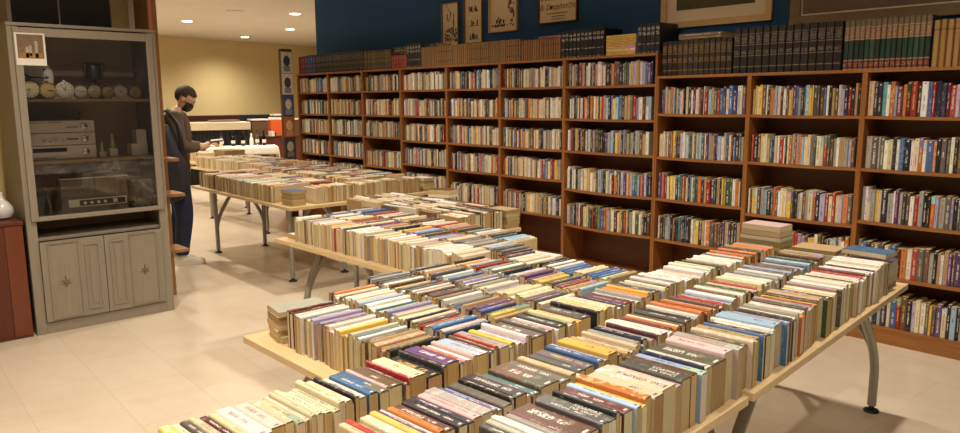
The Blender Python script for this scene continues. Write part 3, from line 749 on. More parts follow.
# flat books on the top
def flat(cx, cyy, z, n, rgb, L, W, t, label, mat='cover', rz=0., nm='book'):
    for i in range(n):
        X = Vector((1, 0, 0)); Z = Vector((0, -1, 0)); Y = Z.cross(X)
        mt = Matrix.Translation((cx, cyy, z+t/2+.0004)) @ Matrix.Rotation(rz+random.uniform(-.02, .02), 4, 'Z') @ Matrix.Translation((0, W/2, 0)) @ Matrix((X, Y, Z)).transposed().to_4x4()
        pos = '' if n == 1 else (', topmost' if i == n-1 else ', lowest' if i == 0 else ', '+ordinal(i+1)+' from the bottom')
        b = mk(L, t, W, mt, 'y', label+pos, 'books lying flat on top of the bookcases', rgb=rgb, mat=mat, name=nm, page=(215, 190, 130)); emit_book(b); z += t+.0008
flat(-3.815, .13, ZL, 6, (206, 168, 82), .30, .2, .027, 'yellow book flat in the pile among the black volumes')
flat(-4.62, .13, ZL+.189, 1, (140, 100, 66), .28, .18, .022, 'brown book lying flat on the reddish brown series')
flat(-3.08, .13, ZR+.27, 2, (120, 104, 80), .36, .2, .022, 'grey brown book lying flat on the dark brown set')
flat(-6.93, .14, ZL+.155, 3, (36, 34, 36), .26, .2, .027, 'dark book lying flat on the short red volumes')
flat(-6.36, .15, ZL+.21, 1, (30, 28, 30), .22, .2, .035, 'black book lying flat at the left end of the golden series')

# lettering that can be read
def lettering(s, loc, size, m, parent=None, rot=(0, 0, 0), name='lettering', depth=.0004, shear=0., bold=0.):
    cu = bpy.data.curves.new(name, 'FONT'); cu.body = s; cu.size = size; cu.extrude = depth; cu.align_x = 'CENTER'; cu.align_y = 'CENTER'
    cu.shear = shear; cu.offset = bold
    tmp = bpy.data.objects.new(name, cu); COL.objects.link(tmp)
    dg = bpy.context.evaluated_depsgraph_get(); me = bpy.data.meshes.new_from_object(tmp.evaluated_get(dg))
    bpy.data.objects.remove(tmp); me.materials.clear(); me.materials.append(M[m] if isinstance(m, str) else m)
    o = bpy.data.objects.new(name, me); COL.objects.link(o); o.location = loc; o.rotation_euler = rot
    if parent: o.parent = parent
    return o
for b in TB:
    if b.label.endswith('outermost row, nearest table') and b.code == 'g' and .043 < b.t < .047:
        for o in COL.objects:
            if o.get('label') == b.label: lettering('ΚΩΔΙΚΑΣ\nDA VINCI', (.03, 0, b.h+.0004), .019, 'offwhite', o, (0, 0, 0), 'title_lettering'); break
# ------------------------------------------------------------------ tables
def leg_set(parent, x, ysgn, inw, H):
    """one leg: foot, shaft rising and forking into two curved arms"""
def fork_leg(parent, foot, armA, armB, H=.68):
    f = Vector(foot)
    l = MB()
    kn = f+Vector((0, 0, .30))
    pa = [f+Vector((0, 0, .035)), f+Vector((0, 0, .15))] + [p for p in bez(f+Vector((0, 0, .2)), f+Vector((0, 0, .36)), Vector(armA), 8)]
    l.tube(pa, .0215, 14)
    o = l.build('leg', 'steel', parent, True)
    if armB is not None:
        pb = [p for p in bez(kn+Vector((0, 0, -.06)), kn+Vector((0, 0, .1)), Vector(armB), 8)]
        MB().tube(pb, .019, 14).build('brace', 'steel', o, True)
    MB().lathe([(.036, 0), (.038, .006), (.034, .012), (.014, .016), (.012, .036), (.02, .038)], (f.x, f.y, 0), 20).build('foot_pad', 'black', o, True)
    return o
def table(cx, cyy, lx, ly, rz, label, arm=(.13, .36), inx=.12, out=(-.07, -.07)):
    """lx by ly board centred on cx, cyy; legs fork toward the table middle"""
    t = empty('folding_table', (cx, cyy, 0), rz, label, 'table', 'beech tables set out with books')
    MB().box(-lx/2, lx/2, -ly/2, ly/2, TZ-.028, TZ-.0008, .003).build('tabletop', 'beech', t)
    MB().box(-lx/2+.18, lx/2-.18, -ly/2+.14, -ly/2+.18, TZ-.062, TZ-.029).build('rail', 'steel', t)
    MB().box(-lx/2+.18, lx/2-.18, ly/2-.18, ly/2-.14, TZ-.062, TZ-.029).build('rail', 'steel', t)
    longx = lx >= ly
    for sx in (-1, 1):
        for sy in (-1, 1):
            if longx:
                foot = (sx*(lx/2-inx), sy*(ly/2-.14), 0)
                A = (sx*(lx/2-inx), sy*(ly/2-arm[0]), TZ-.032); B = (sx*(lx/2-inx), sy*(ly/2-arm[1]), TZ-.032)
            else:
                foot = (sx*(lx/2-.13), sy*(ly/2+out[(sy+1)//2]), 0)
                A = (sx*(lx/2-.12), sy*(ly/2-.38), TZ-.032); B = (sx*(lx/2-.3), sy*(ly/2-.2), TZ-.032)
            fork_leg(t, foot, A, B)
    return t
cN = NO+Nu*.40-Nv*.848; table(cN.x, cN.y, .80, 1.69, R(3.0), 'pale beech table nearest the camera, its rows of books spine up')
cF = FO+Fu*.40+Fvv*.915; table(cF.x, cF.y, .80, 1.82, R(4.4), 'pale beech table on the right, ending beside the lower bookcase', out=(-.07, .05))
table(-2.25, -3.02, .735, 1.80, 0, 'pale beech table with a bare front left corner, left of the nearest one')
table(-3.525, -2.44, 1.78, .84, R(.4), 'pale beech table in the middle, cream page ends along its long front', (.30, .39))
table(-4.34, -1.71, 1.56, .59, 0, 'pale beech table behind the middle one, piled up near the tall bookcase')
def ftable(x0, x1, y0, y1, label, rz=0): return table((x0+x1)/2, (y0+y1)/2, x1-x0, y1-y0, rz, label, inx=.28)
ftable(-7.86, -5.58, -2.09, -1.28, 'pale beech far table where the person stands, books facing front', R(-1.7))
ftable(-7.86, -5.62, -1.24, -.42, 'pale beech table behind the far one, next to the tall bookcase', R(-1.7))
ftable(-10.2, -8.0, -1.15, -.33, 'pale beech table beyond the far one, ending in a pile of books')
ftable(-12.0, -10.3, -.85, -.05, 'farthest beech book table, beside the white cloth table')

# ------------------------------------------------------------------ pictures on the blue wall
WY = .339
def picture(x0, x1, z0, z1, fm, fw, matw, label, artm, marks=None, group='framed pictures on the blue wall'):
    t = empty('framed_picture', ((x0+x1)/2, WY, z0), 0, label, 'picture', group); W = (x1-x0)/2; H = z1-z0
    f = MB()
    for a0, a1, b0, b1 in ((-W, W, 0, fw), (-W, W, H-fw, H), (-W, -W+fw, fw, H-fw), (W-fw, W, fw, H-fw)):
        f.box(a0, a1, -.03, -.001, b0, b1, .002)
    f.build('frame', fm, t)
    MB().box(-W+fw, W-fw, -.012, -.002, fw, H-fw).build('mount', 'mat' if matw else artm, t)
    if matw:
        MB().box(-W+fw+matw, W-fw-matw, -.0145, -.0125, fw+matw, H-fw-matw).build('print', artm, t)
    if marks:
        for nm, mt_, rects in marks:
            mb = MB()
            for (a0, a1, b0, b1) in rects: mb.box(-W+2*W*a0, -W+2*W*a1, -.0165, -.0148 if matw else -.0122, H*b0, H*b1)
            mb.build(nm, mt_, t)
    return t
def scat(n, a0, a1, b0, b1, w, h):
    r = []
    for _ in range(n):
        a, b = random.uniform(a0, a1), random.uniform(b0, b1); ww, hh = w*random.uniform(.4, 1), h*random.uniform(.3, 1)
        r.append((a, min(a+ww, .95), b, min(b+hh, .97)))
    return r
blueish = simple('slate print ink', (96, 98, 110), .9); rust = simple('rust print ink', (140, 88, 58), .9)
ochre = simple('ochre print ink', (176, 136, 70), .9)
picture(-6.49, -6.20, 2.19, 2.66, 'gold_d', .012, 0, 'narrow framed botanical print, leftmost on the blue wall', 'paper',
        [('drawing', 'ink', scat(7, .2, .75, .45, .9, .03, .12)+[(.68, .7, .42, .75), (.3, .33, .6, .75)]), ('drawing', blueish, scat(24, .14, .8, .1, .38, .12, .07)), ('drawing', rust, scat(12, .14, .8, .1, .25, .08, .04))])
picture(-6.11, -5.82, 2.2, 2.69, 'gold_d', .012, 0, 'narrow framed print with three rows of small drawings', 'paper',
        [('drawing', 'ink', sum([scat(12, .26, .72, z, z+.02, .03, .12) for z in (.1, .38, .68)], [])+[(.25, .78, z-.01, z) for z in (.1, .38, .68)])])
picture(-5.72, -5.31, 2.29, 2.78, 'gold', .014, 0, 'framed print of a tree with small figures beneath it', 'paper',
        [('drawing', 'ink', scat(20, .1, .85, .1, .14, .05, .04)+scat(10, .25, .5, .14, .3, .04, .08)), ('drawing', rust, scat(18, .66, .85, .12, .95, .05, .12)), ('drawing', blueish, scat(5, .68, .82, .18, .4, .04, .07))])
pp = picture(-5.02, -4.53, 2.32, 2.86, 'dark_brown', .012, 0, 'framed exhibition poster with a handwritten name across it', 'paper',
        [('pattern', 'ink', [(.08+.045*i, .1+.045*i, .40+.03*(i % 2), .44+.03*(i % 2)) for i in range(19)]), ('pattern', ochre, [(.3, .8, .48, .9), (.35, .6, .40, .46)]),
         ('small_print', 'ink', [(.22+.06*i, .26+.06*i, .165, .18) for i in range(9)]+[(.34+.07*i, .39+.07*i, .115, .128) for i in range(5)]+[(.34+.05*i, .37+.05*i, .07, .08) for i in range(7)])])
lettering('Β. Σπεράντζας', (0, -.0155, .15), .066, 'ink', pp, (R(90), 0, 0), 'handwritten_name', shear=.35)
picture(-3.62, -2.66, 2.175, 2.93, 'gold', .05, .09, 'large gold-framed picture with a wide cream mount, above the dark volumes', simple('dusky landscape paint', (86, 84, 60), .8, noise=.5, scale=9.))
picture(-2.52, -1.02, 2.11, 2.93, 'gold_d', .075, .012, 'widest grey-brown framed canvas at the right end of the blue wall', simple('grey brown canvas paint', (120, 106, 88), .9, noise=.15, scale=8.))

# ------------------------------------------------------------------ grey display cabinet (front faces +x)
CX = -5.70; CB = -6.15; Y0, Y1 = -4.03, -3.09
cab = empty('display_cabinet', ((CX+CB)/2, (Y0+Y1)/2, 0), 0, 'grey painted display cabinet with a glazed top and two panelled doors', 'cabinet')
def cp(mb, name, m, par=cab):
    o = mb.build(name, m, par)
    if par is cab: o.location = (-cab.location.x, -cab.location.y, 0)
    return o
cp(MB().box(CB, CX, Y0, Y0+.028, 0, 2.10, .002), 'side_panel', 'grey_wood')
cp(MB().box(CB, CX, Y1-.028, Y1, 0, 2.10, .002), 'side_panel', 'grey_wood')
cp(MB().box(CB-.005, CX+.015, Y0-.003, Y1+.003, 2.10, 2.122, .003), 'top_board', 'grey_wood')
cp(MB().box(CB+.001, CB+.012, Y0+.028, Y1-.028, .1, 2.1), 'back_panel', 'grey_dark')
for z, m in ((1.615, 'shelf_tan'), (1.195, 'shelf_tan'), (.80, 'grey_wood'), (.665, 'grey_wood'), (.09, 'grey_wood')):
    cp(MB().box(CB+.013, CX-.02, Y0+.029, Y1-.029, z-.011, z+.011, .002), 'shelf', m)
cp(MB().box(CX-.02, CX+.011, Y0+.063, Y1-.063, 0, .078), 'plinth', 'grey_wood')
fr = MB()
fr.box(CX-.02, CX+.012, Y0+.001, Y0+.062, .0, 2.098, .003).box(CX-.02, CX+.012, Y1-.062, Y1-.001, .0, 2.098, .003)
cp(fr, 'face_frame', 'grey_wood')
# glazed door
gd = cp(MB().box(CX+.014, CX+.034, Y0+.03, Y0+.075, .80, 2.09, .003).box(CX+.014, CX+.034, Y1-.075, Y1-.03, .80, 2.09, .003)
        .box(CX+.014, CX+.034, Y0+.0755, Y1-.0755, 2.035, 2.09, .003).box(CX+.014, CX+.034, Y0+.0755, Y1-.0755, .80, .83, .003), 'glazed_door', 'grey_wood')
MB().box(CX+.021, CX+.025, Y0+.076, Y1-.076, .831, 2.034).build('glass_pane', 'glass', gd)
# lower doors
def lower_door(ya, yb, side):
    dr = cp(MB().box(CX+.001+.012, CX+.028, ya, yb, .085, .652, .003), 'door', 'grey_wood')
    w = yb-ya
    # wide plain panel and narrow raised panel toward the meeting stile
    n0, n1 = (yb-w*.33, yb-w*.08) if side < 0 else (ya+w*.08, ya+w*.33)
    p0_, p1_ = (ya+w*.1, n0-w*.08) if side < 0 else (n1+w*.08, yb-w*.1)
    def frame_mold(a0, a1, b0, b1, wd=.008):
        mb = MB()
        for q in ((a0, a1, b0, b0+wd), (a0, a1, b1-wd, b1), (a0, a0+wd, b0+wd, b1-wd), (a1-wd, a1, b0+wd, b1-wd)):
            mb.box(CX+.0285, CX+.036, q[0], q[1], q[2], q[3], .002)
        mb.build('moulding', 'grey_wood', dr)
    frame_mold(n0, n1, .13, .61, .012); frame_mold(p0_, p1_, .10, .64)
    MB().box(CX+.0285, CX+.033, n0+.03, n1-.03, .17, .57, .003).build('raised_panel', 'grey_wood', dr)
    c = (p0_+p1_)/2; z = .36
    mo = MB()
    X = CX+.0295
    def leaf(y, zz, ay, az, ang):
        y = c+(y-c)*.8; zz = z+(zz-z)*.8; ay *= .8; az *= .8
        pts = []
        for i in range(10):
            t = 2*PI*i/10; py, pz = ay*math.cos(t), az*math.sin(t)*(1-.4*math.cos(t))
            pts.append((y+py*math.cos(ang)-pz*math.sin(ang), zz+py*math.sin(ang)+pz*math.cos(ang)))
        mo.prism(pts, 'x', X-.0005, X+.0022)
    for s in (-1, 1):
        leaf(c+s*.022, z+.004, .014, .005, s*.7 if s > 0 else PI-.7); leaf(c+s*.014, z-.018, .014, .005, PI/2+s*.5)
        leaf(c+s*.036, z-.020, .010, .004, 0)
    leaf(c, z+.034, .008, .009, 0); leaf(c, z+.012, .005, .016, 0); leaf(c, z-.024, .005, .014, 0); leaf(c, z-.042, .012, .004, 0)
    mo.build('painted_ornament', 'motif', dr)
lower_door(Y0+.064, (Y0+Y1)/2-.002, -1); lower_door((Y0+Y1)/2+.002, Y1-.064, 1)

# photo taped on the glass
ph = empty('taped_photo', (CX+.036, Y0+.125, 1.845), 0, 'small white-bordered photo of people taped to the cabinet top left corner', 'photo')
MB().box(0, .0015, -.088, .088, 0, .21).build('photo_paper', 'offwhite', ph)
MB().box(.0016, .0022, -.076, .076, .045, .2).build('picture_area', simple('photo brown tones', (120, 96, 74), .5, noise=.5, scale=40.), ph)
MB().box(.0023, .0027, -.03, -.012, .05, .12).box(.0023, .0027, -.008, .006, .06, .13).box(.0023, .0027, .026, .042, .05, .16).build('figures', simple('pale photo tones', (170, 158, 140), .5, noise=.4, scale=50.), ph)
MB().box(.0023, .0027, -.07, .07, .05, .08).build('foreground', simple('amber photo tones', (160, 110, 50), .5, noise=.5, scale=60.), ph)

# clocks
def clock_face_marks(par, r, x):
    mb = MB()
    for i in range(12):
        a = PI/2-2*PI*i/12; c, s = math.cos(a), math.sin(a)
        mb.box(x, x+.0008, -r*.03+0, r*.03, .68*r, .84*r, 0, Matrix.Rotation(2*PI*i/12, 4, 'X'))
    mb.build('hour_marks', 'ink', par)
def clock(y, z, r, face, caselabel, lab, hands=(.9, 3.8), xx=-5.83, big=False, m='chrome'):
    t = empty('wall_clock' if big else 'alarm_clock', (xx, y, z+r), 0, lab, 'clock', None if big else 'alarm clocks on the cabinet shelf')
    MB().lathe([(r*.6, -.045), (r*.96, -.04), (r*1.0, -.012), (r*1.0, 0), (r*.9, .004), (r*.88, -.002)] if not big else [(r*.9, -.03), (r, -.025), (r, 0), (r*.93, .004), (r*.92, -.001)], axis='x', n=32).build('case', m, t, True)
    MB().lathe([(r*.9, -.002), (r*.9, .0005)], axis='x', n=32).build('dial', face, t)
    clock_face_marks(t, r*(1 if not big else .95), .0012)
    hd = MB()
    hd.box(.0024, .0034, -r*.035, r*.035, -.08*r, .5*r, 0, Matrix.Rotation(-hands[0], 4, 'X'))
    hd.box(.0024, .0034, -r*.025, r*.025, -.08*r, .74*r, 0, Matrix.Rotation(-hands[1], 4, 'X'))
    hd.build('hands', 'ink', t)
    if not big:
        f = MB()
        for s in (-1, 1):
            f.tube([(-.01, s*r*.45, -r*.85), (-.005, s*r*.6, -r+.0)], .0035, 8)
        f.build('feet', m, t)
        if hands[0] != 9: MB().lathe([(.006, r), (.012, r+.003), (.012, r+.008), (.003, r+.012)], (-.02, 0, 0), 12).build('bell_knob', m, t, True)
    return t
ZS = 1.627
cream = simple('aged cream dial', (205, 190, 150), .5); wht = simple('white dial', (220, 214, 200), .5); ivory = simple('yellowed dial', (196, 170, 118), .5)
gld = simple('old brass case', (150, 122, 74), .35, .6)
cl = [(-3.905, .060, cream, 'dkgrey', 'largest round alarm clock with a grey case, at the left end of the shelf'), (-3.795, .052, ivory, gld, 'yellow-dialled brass alarm clock, second from the left'),
      (-3.690, .054, wht, 'silver', 'pale silver alarm clock, third from the left'), (-3.590, .044, wht, gld, 'small brass-rimmed alarm clock, fourth from the left'),
      (-3.500, .047, cream, 'chrome', 'chrome alarm clock in the middle of the row, fifth from the left'), (-3.415, .043, ivory, 'chrome', 'chrome alarm clock with a ringed dial, sixth from the left'),
      (-3.325, .043, wht, 'silver', 'white alarm clock on a flat base, seventh from the left'), (-3.225, .042, ivory, gld, 'tilted tan alarm clock, at the right end of the shelf')]
for i, (y, r, f, m, lb) in enumerate(cl):
    clock(y, ZS, r*1.08, f, '', lb, (random.uniform(0, 6), random.uniform(0, 6)), -5.80, False, m)
bc = clock(-3.865, ZS, .15, wht, '', 'large white wall clock with black numerals behind the alarm clocks', (-1.0, 1.62), -5.97, True, 'silver')
for s, a in (('2', PI/3), ('3', PI/2), ('4', PI*2/3), ('1', PI/6), ('10', -PI/3), ('9', -PI/2)):
    lettering(s, (.0035, .103*math.sin(a), .103*math.cos(a)), .032, 'ink', bc, (R(90), 0, R(90)), 'numeral')
sp_ = empty('desk_microscope', (-5.93, -3.46, ZS), 0, 'small black instrument on a stand behind the alarm clocks', 'ornament')
MB().lathe([(.04, 0), (.042, .012), (.012, .02), (.01, .11), (.012, .13)], n=20).build('stand', 'black', sp_, True)
MB().lathe([(.012, .13), (.05, .14), (.055, .2), (.045, .24), (.06, .25), (.06, .256)], n=20).build('bowl', 'black', sp_, True)
MB().tube([(0, -.06, .15), (0, -.075, .26), (0, .075, .26), (0, .06, .15)], .004, 8).build('bracket', 'black', sp_)
# hifi
ZH = 1.207
hf = -5.77
def hifi(z, h, label, kind):
    t = empty('hifi_unit', (hf, -3.765, z), 0, label, 'hifi', 'stacked silver hifi units')
    MB().box(-.28, -.004, -.232, .232, .004, h-.001, .003).build('body', 'silver', t)
    MB().box(-.0035, .0, -.234, .234, .003, h-.001, .001).build('front_panel', 'silver', t)
    MB().lathe([(.022, 0), (.021, .014), (.018, .016)], (.001, .165, h*.5), 24, 'x').build('knob', 'chrome', t, True)
    MB().box(-.2, -.18, -.2, -.17, 0, .0035).box(-.2, -.18, .17, .2, 0, .0035).box(-.03, -.01, -.2, -.17, 0, .0035).box(-.03, -.01, .17, .2, 0, .0035).build('feet', 'black', t)
    bt = MB()
    if kind == 0:
        MB().box(.0005, .0015, -.175, .03, h*.83, h*.88).build('dial_strip', 'dkgrey', t)
        for i in range(7): bt.box(.0005, .004, .05+i*.011, .058+i*.011, h*.42, h*.5)
    elif kind == 1:
        for i in range(3): MB().lathe([(.013, 0), (.012, .012)], (.001, -.09+i*.036, h*.42), 18, 'x').build('knob', 'chrome', t)
        for i in range(7): bt.box(.0005, .004, .05+i*.011, .058+i*.011, h*.42, h*.56)
        bt.box(.0005, .006, .026, .029, h*.3, h*.55)
    else:
        MB().box(.0005, .0015, -.165, .045, h*.55, h*.84).build('cassette_window', 'blackgloss', t)
        for i in range(9): bt.box(.0005, .004, -.155+i*.014, -.145+i*.014, h*.1, h*.18)
    bt.build('buttons', 'dkgrey', t)
    return t
hifi(ZH, .096, 'silver cassette deck, lowest of the three stacked hifi units', 2)
hifi(ZH+.097, .086, 'silver amplifier with three small knobs, between the other two hifi units', 1)
hifi(ZH+.184, .084, 'silver tuner with a dark dial strip, on top of the hifi stack', 0)
wb = empty('webcam_ball', (-5.90, -3.60, ZH+.2685), 0, 'small round grey camera ornament standing on top of the hifi stack', 'ornament')
MB().lathe([(.02, 0), (.018, .006), (.007, .012), (.007, .02)], n=16).build('base', 'dkgrey', wb, True)
MB().ball((0, 0, .045), .03).build('head', 'greyframe', wb, True)
MB().lathe([(.014, .026), (.012, .032), (.006, .033)], (0, 0, .045), 16, 'x').build('lens', 'black', wb, True)
# figurines and white box
def figurine(y, h, w, lab):
    t = empty('figurine', (-5.84, y, ZH), 0, lab, 'figurine', 'small cream ornaments in the cabinet')
    MB().box(-.03, .03, -w, w, 0, h*.35, .006).build('base', 'offwhite', t)
    MB().lathe([(w*.5, h*.352), (w*.62, h*.5), (w*.35, h*.75), (w*.45, h*.88), (w*.15, h)], n=16).build('body', simple('cream ceramic', (200, 186, 140), .4), t, True)
figurine(-3.475, .11, .024, 'shorter cream figurine right beside the hifi stack')
figurine(-3.40, .165, .028, 'taller cream figurine in the middle of the shelf')
bx = empty('white_appliance', (-5.86, -3.215, ZH), 0, 'stepped white plastic box with a round dial, right end of the shelf', 'appliance')
MB().box(-.05, .05, -.062, .055, 0, .085, .004).box(-.05, .048, -.02, .052, .0855, .19, .004).build('housing', 'offwhite', bx)
MB().lathe([(.02, 0), (.018, .006)], (.05, .018, .135), 20, 'x').build('dial', 'silver', bx, True)
# radio and speakers
ZR_ = .812
rd = empty('portable_radio', (-5.80, -3.555, ZR_), 0, 'long portable radio with white control strip on the lower glazed shelf', 'radio')
MB().box(-.1, .0, -.225, .225, .0, .25, .006).build('case', simple('grey brown leatherette', (96, 86, 76), .5), rd)
mb = MB()
for i in range(34): mb.box(.0005, .003, -.215+i*.0127, -.209+i*.0127, .125, .235)
mb.build('speaker_grille', simple('grey grille', (140, 130, 118), .5), rd)
MB().box(.0005, .006, -.18, .21, .045, .1, .001).build('control_strip', 'silver', rd)
MB().box(.0062, .008, -.11, .2, .052, .093).build('dial_window', 'black', rd)
for i in range(4): MB().lathe([(.011, 0), (.010, .008)], (.008, -.075+i*.045, .072), 16, 'x').build('knob', 'white', rd)
MB().box(.0082, .009, .115, .145, .058, .088).build('tuning_scale', 'offwhite', rd)
MB().box(-.01, .004, -.228, .228, .245, .255, .001).build('chrome_trim', 'chrome', rd)
MB().box(-.012, .005, -.002, .002, .13, .256).build('divider', 'black', rd)
sk = empty('small_speaker', (-5.84, -3.895, ZR_), 0, 'black tapered speaker with two chrome rods, left of the radio', 'speaker')
MB().prism([(-.055, 0), (.06, 0), (.03, .19), (-.04, .19)], 'x', -.08, .0).build('cabinet', 'black', sk)
MB().tube([(.006, -.045, .0), (.006, -.045, .2)], .0035, 8).build('rod', 'chrome', sk); MB().tube([(.006, .062, .0), (.006, .03, .2)], .0035, 8).build('rod', 'chrome', sk)
MB().lathe([(.02, .001), (.018, .004)], (0, 0, .12), 20, 'x').build('badge', 'dkgrey', sk, True)
def crumple(name, x0, x1, y0, y1, z0, z1, m, label, cat, amp=.014, par=None):
    bm = bmesh.new(); bmesh.ops.create_cube(bm, size=1)
    bmesh.ops.subdivide_edges(bm, edges=bm.edges, cuts=10, use_grid_fill=True)
    rr = random.Random(4)
    ph_ = [(rr.uniform(10, 46), rr.uniform(8, 30), rr.uniform(0, 6)) for _ in range(5)]
    for v in bm.verts:
        x, y, z = v.co
        v.co = Vector((x0+(x+.5)*(x1-x0), y0+(y+.5)*(y1-y0), z0+(z+.5)*(z1-z0)))
        s = sum(math.sin(a*v.co.y+b*v.co.z+c) for a, b, c in ph_)
        if z > -.49: v.co += Vector((x*.6, y*.3, z*.8))*amp*s*.5
    me = bpy.data.meshes.new(name); bm.to_mesh(me); bm.free(); me.materials.append(M[m]); me.shade_smooth()
    o = bpy.data.objects.new(name, me); COL.objects.link(o); return tag(o, label, cat)
crumple('plastic_film', -6.02, -5.86, -3.93, -3.18, 1.10, 1.165, 'plastic', 'crumpled clear plastic film above the radio, under the shelf', 'plastic film', .03)
wr = crumple('wrapped_parcel', -5.95, -5.80, -3.29, -3.15, ZR_+.001, ZR_+.20, 'dkgrey', 'dark parcel wrapped in clear plastic, right of the radio', 'parcel', .012)
pw = crumple('plastic_wrapping', -5.96, -5.79, -3.30, -3.14, ZR_+.001, ZR_+.215, 'plastic', '', '', .02)
pw.parent = wr
for k in ('label', 'category'):
    if k in pw: del pw[k]
# black hutch on the cabinet
bh = empty('black_glazed_case', (-5.95, -3.68, 2.1225), 0, 'black fronted case standing on top of the grey cabinet', 'case')
MB().box(-.15, .13, -.31, .34, 0, .62, .003).build('body', 'greyframe', bh)
MB().box(.131, .145, -.285, -.006, .004, .6, .002).build('door', 'blackgloss', bh); MB().box(.131, .145, .006, .33, .004, .6, .002).build('door', 'blackgloss', bh)
# wooden rack behind cabinet
rk = empty('wooden_rack', (-6.13, -2.99, 0), 0, 'tall narrow honey wood rack right behind the grey cabinet', 'shelf')
MB().box(-.02, .28, -.085, -.06, 0, 2.98, .002).build('side_panel', 'pine', rk)
MB().box(-.02, -.0, -.059, .08, 0, 2.98, .002).build('back_panel', 'pine', rk)
for z in (.42, .87, 1.15, 1.6, 2.05, 2.5):
    if z in (.42, .87, 1.15): MB().box(.001, .26, -.059, .11 if z != 1.15 else .08, z-.012, z+.012, .002).build('shelf', 'pine', rk)
MB().box(.281, .285, -.08, -.06, 1.9, 2.45).build('pink_strip', simple('salmon card', (190, 120, 88), .7), rk)
# cherry chest and vase
ch = empty('chest', (-5.93, -4.52, 0), 0, 'reddish cherry wood chest left of the grey cabinet', 'chest')
MB().box(-.23, .23, -.47, .47, 0, .785, .004).build('body', 'cherry', ch)
MB().box(-.24, .24, -.475, .475, .786, .81, .004).build('top_board', 'cherry', ch)
MB().box(.231, .238, .36, .465, .02, .78, .001).build('stile', simple('lighter cherry', (112, 56, 31), .4), ch)
MB().box(.231, .236, -.46, .355, .03, .77, .001).build('door', 'cherry', ch)
v = empty('bottle_vase', (-5.90, -4.125, .8105), 0, 'round white bottle vase on the cherry chest', 'vase')
MB().lathe([(.028, 0), (.055, .012), (.07, .045), (.066, .08), (.045, .112), (.02, .135), (.013, .155), (.014, .185), (.012, .186)], n=32).build('vase_body', 'white', v, True)
tag(MB().lathe([(.03, 0), (.04, .015), (.042, .04), (.036, .045)], (-5.78, -4.21, .8105), 20).build('small_bowl', 'offwhite', None, True), 'small white bowl in front of the vase at the left edge', 'bowl')

# ------------------------------------------------------------------ far end of the room
# painted column beside the bookcase
pn = empty('painted_panel', (-9.30, -.12, 0), R(0), 'tall narrow panel painted with faces at the end of the tall bookcase', 'panel')
MB().box(-.03, .03, -.085, .085, 0, 2.3, .003).build('board', 'dark_brown', pn)
pcs = [((226, 222, 214), (60, 70, 120)), ((235, 230, 222), (80, 80, 84)), ((70, 84, 140), (220, 210, 196)), ((180, 110, 60), (230, 190, 150)), ((70, 66, 64), (190, 186, 176)), ((60, 60, 90), (200, 120, 60)), ((120, 110, 100), (60, 50, 50))]
for i, (bg, fg) in enumerate(pcs):
    z = 1.98-i*.29
    f = MB().box(.0305, .036, -.08, .08, z, z+.283, .001).build('painting', simple('painted ground %d' % i, bg, .7, noise=.3, scale=20.), pn)
    MB().ball((.037, 0, z+.16), .055, .08, .9, 1.3).build('painted_face', simple('painted face %d' % i, fg, .7, noise=.3, scale=30.), f, True)
    MB().box(.0362, .038, -.05, .05, z+.02, z+.09).build('painted_robe', simple('painted robe %d' % i, tuple((x+y)//2 for x, y in zip(bg, fg)), .7), f)
# open shelf with orange box
ob = empty('sideboard', (-14.75, 2.45, 0), R(-14), 'brown wooden sideboard with a white top, behind the orange box', 'cabinet')
MB().box(-.2, .2, -.5, .62, 0, 1.2, .004).build('body', simple('olive brown wood', (98, 76, 48), .6), ob)
MB().box(-.22, .22, -.52, .64, 1.201, 1.23, .003).build('top_board', 'offwhite', ob)
lowc = empty('low_cabinet', (-14.2, 2.45, 0), R(-14), 'low dark red cabinet under the orange box', 'cabinet')
MB().box(-.25, .25, -.55, .6, 0, .875, .004).build('body', simple('dark red wood', (92, 38, 22), .5), lowc)
MB().box(-.26, .26, -.56, .61, .876, .895, .003).build('top_board', 'dark_brown', lowc)
o_ = empty('orange_box', (-14.15, 2.30, .8965), R(-14), 'bright orange cardboard box on the low dark red cabinet', 'box')
MB().box(-.13, .13, -.24, .24, 0, .31, .003).build('carton', 'orange', o_)
MB().box(-.132, .132, -.242, .242, .3105, .325, .002).build('lid', 'orange', o_)
tag(MB().box(-14.2, -14.08, 2.2, 2.42, 1.2225, 1.245, .003).build('folded_paper', 'offwhite'), 'small white folded paper on top of the orange box', 'paper')
for i in range(3):
    tag(MB().box(-14.8, -14.62, 2.35+.02*i, 2.62+.01*i, 1.2305+i*.034, 1.2635+i*.034, .002).build('book', [M['offwhite'], M['maroon'], M['offwhite']][i]), ['white book, lowest', 'maroon book, middle one', 'white book, topmost'][i]+' in the pile on the white-topped sideboard', 'book', 'books piled on the sideboard')
for i in range(3):
    tag(MB().box(-14.05, -13.9, 1.96+.033*i, 1.99+.033*i, .8965, 1.0-.01*i, .003).build('small_carton', [M['offwhite'], M['paper'], M['maroon']][i]), ['white', 'tan', 'maroon'][i]+' small carton left of the orange box', 'carton', 'small cartons beside the orange box')
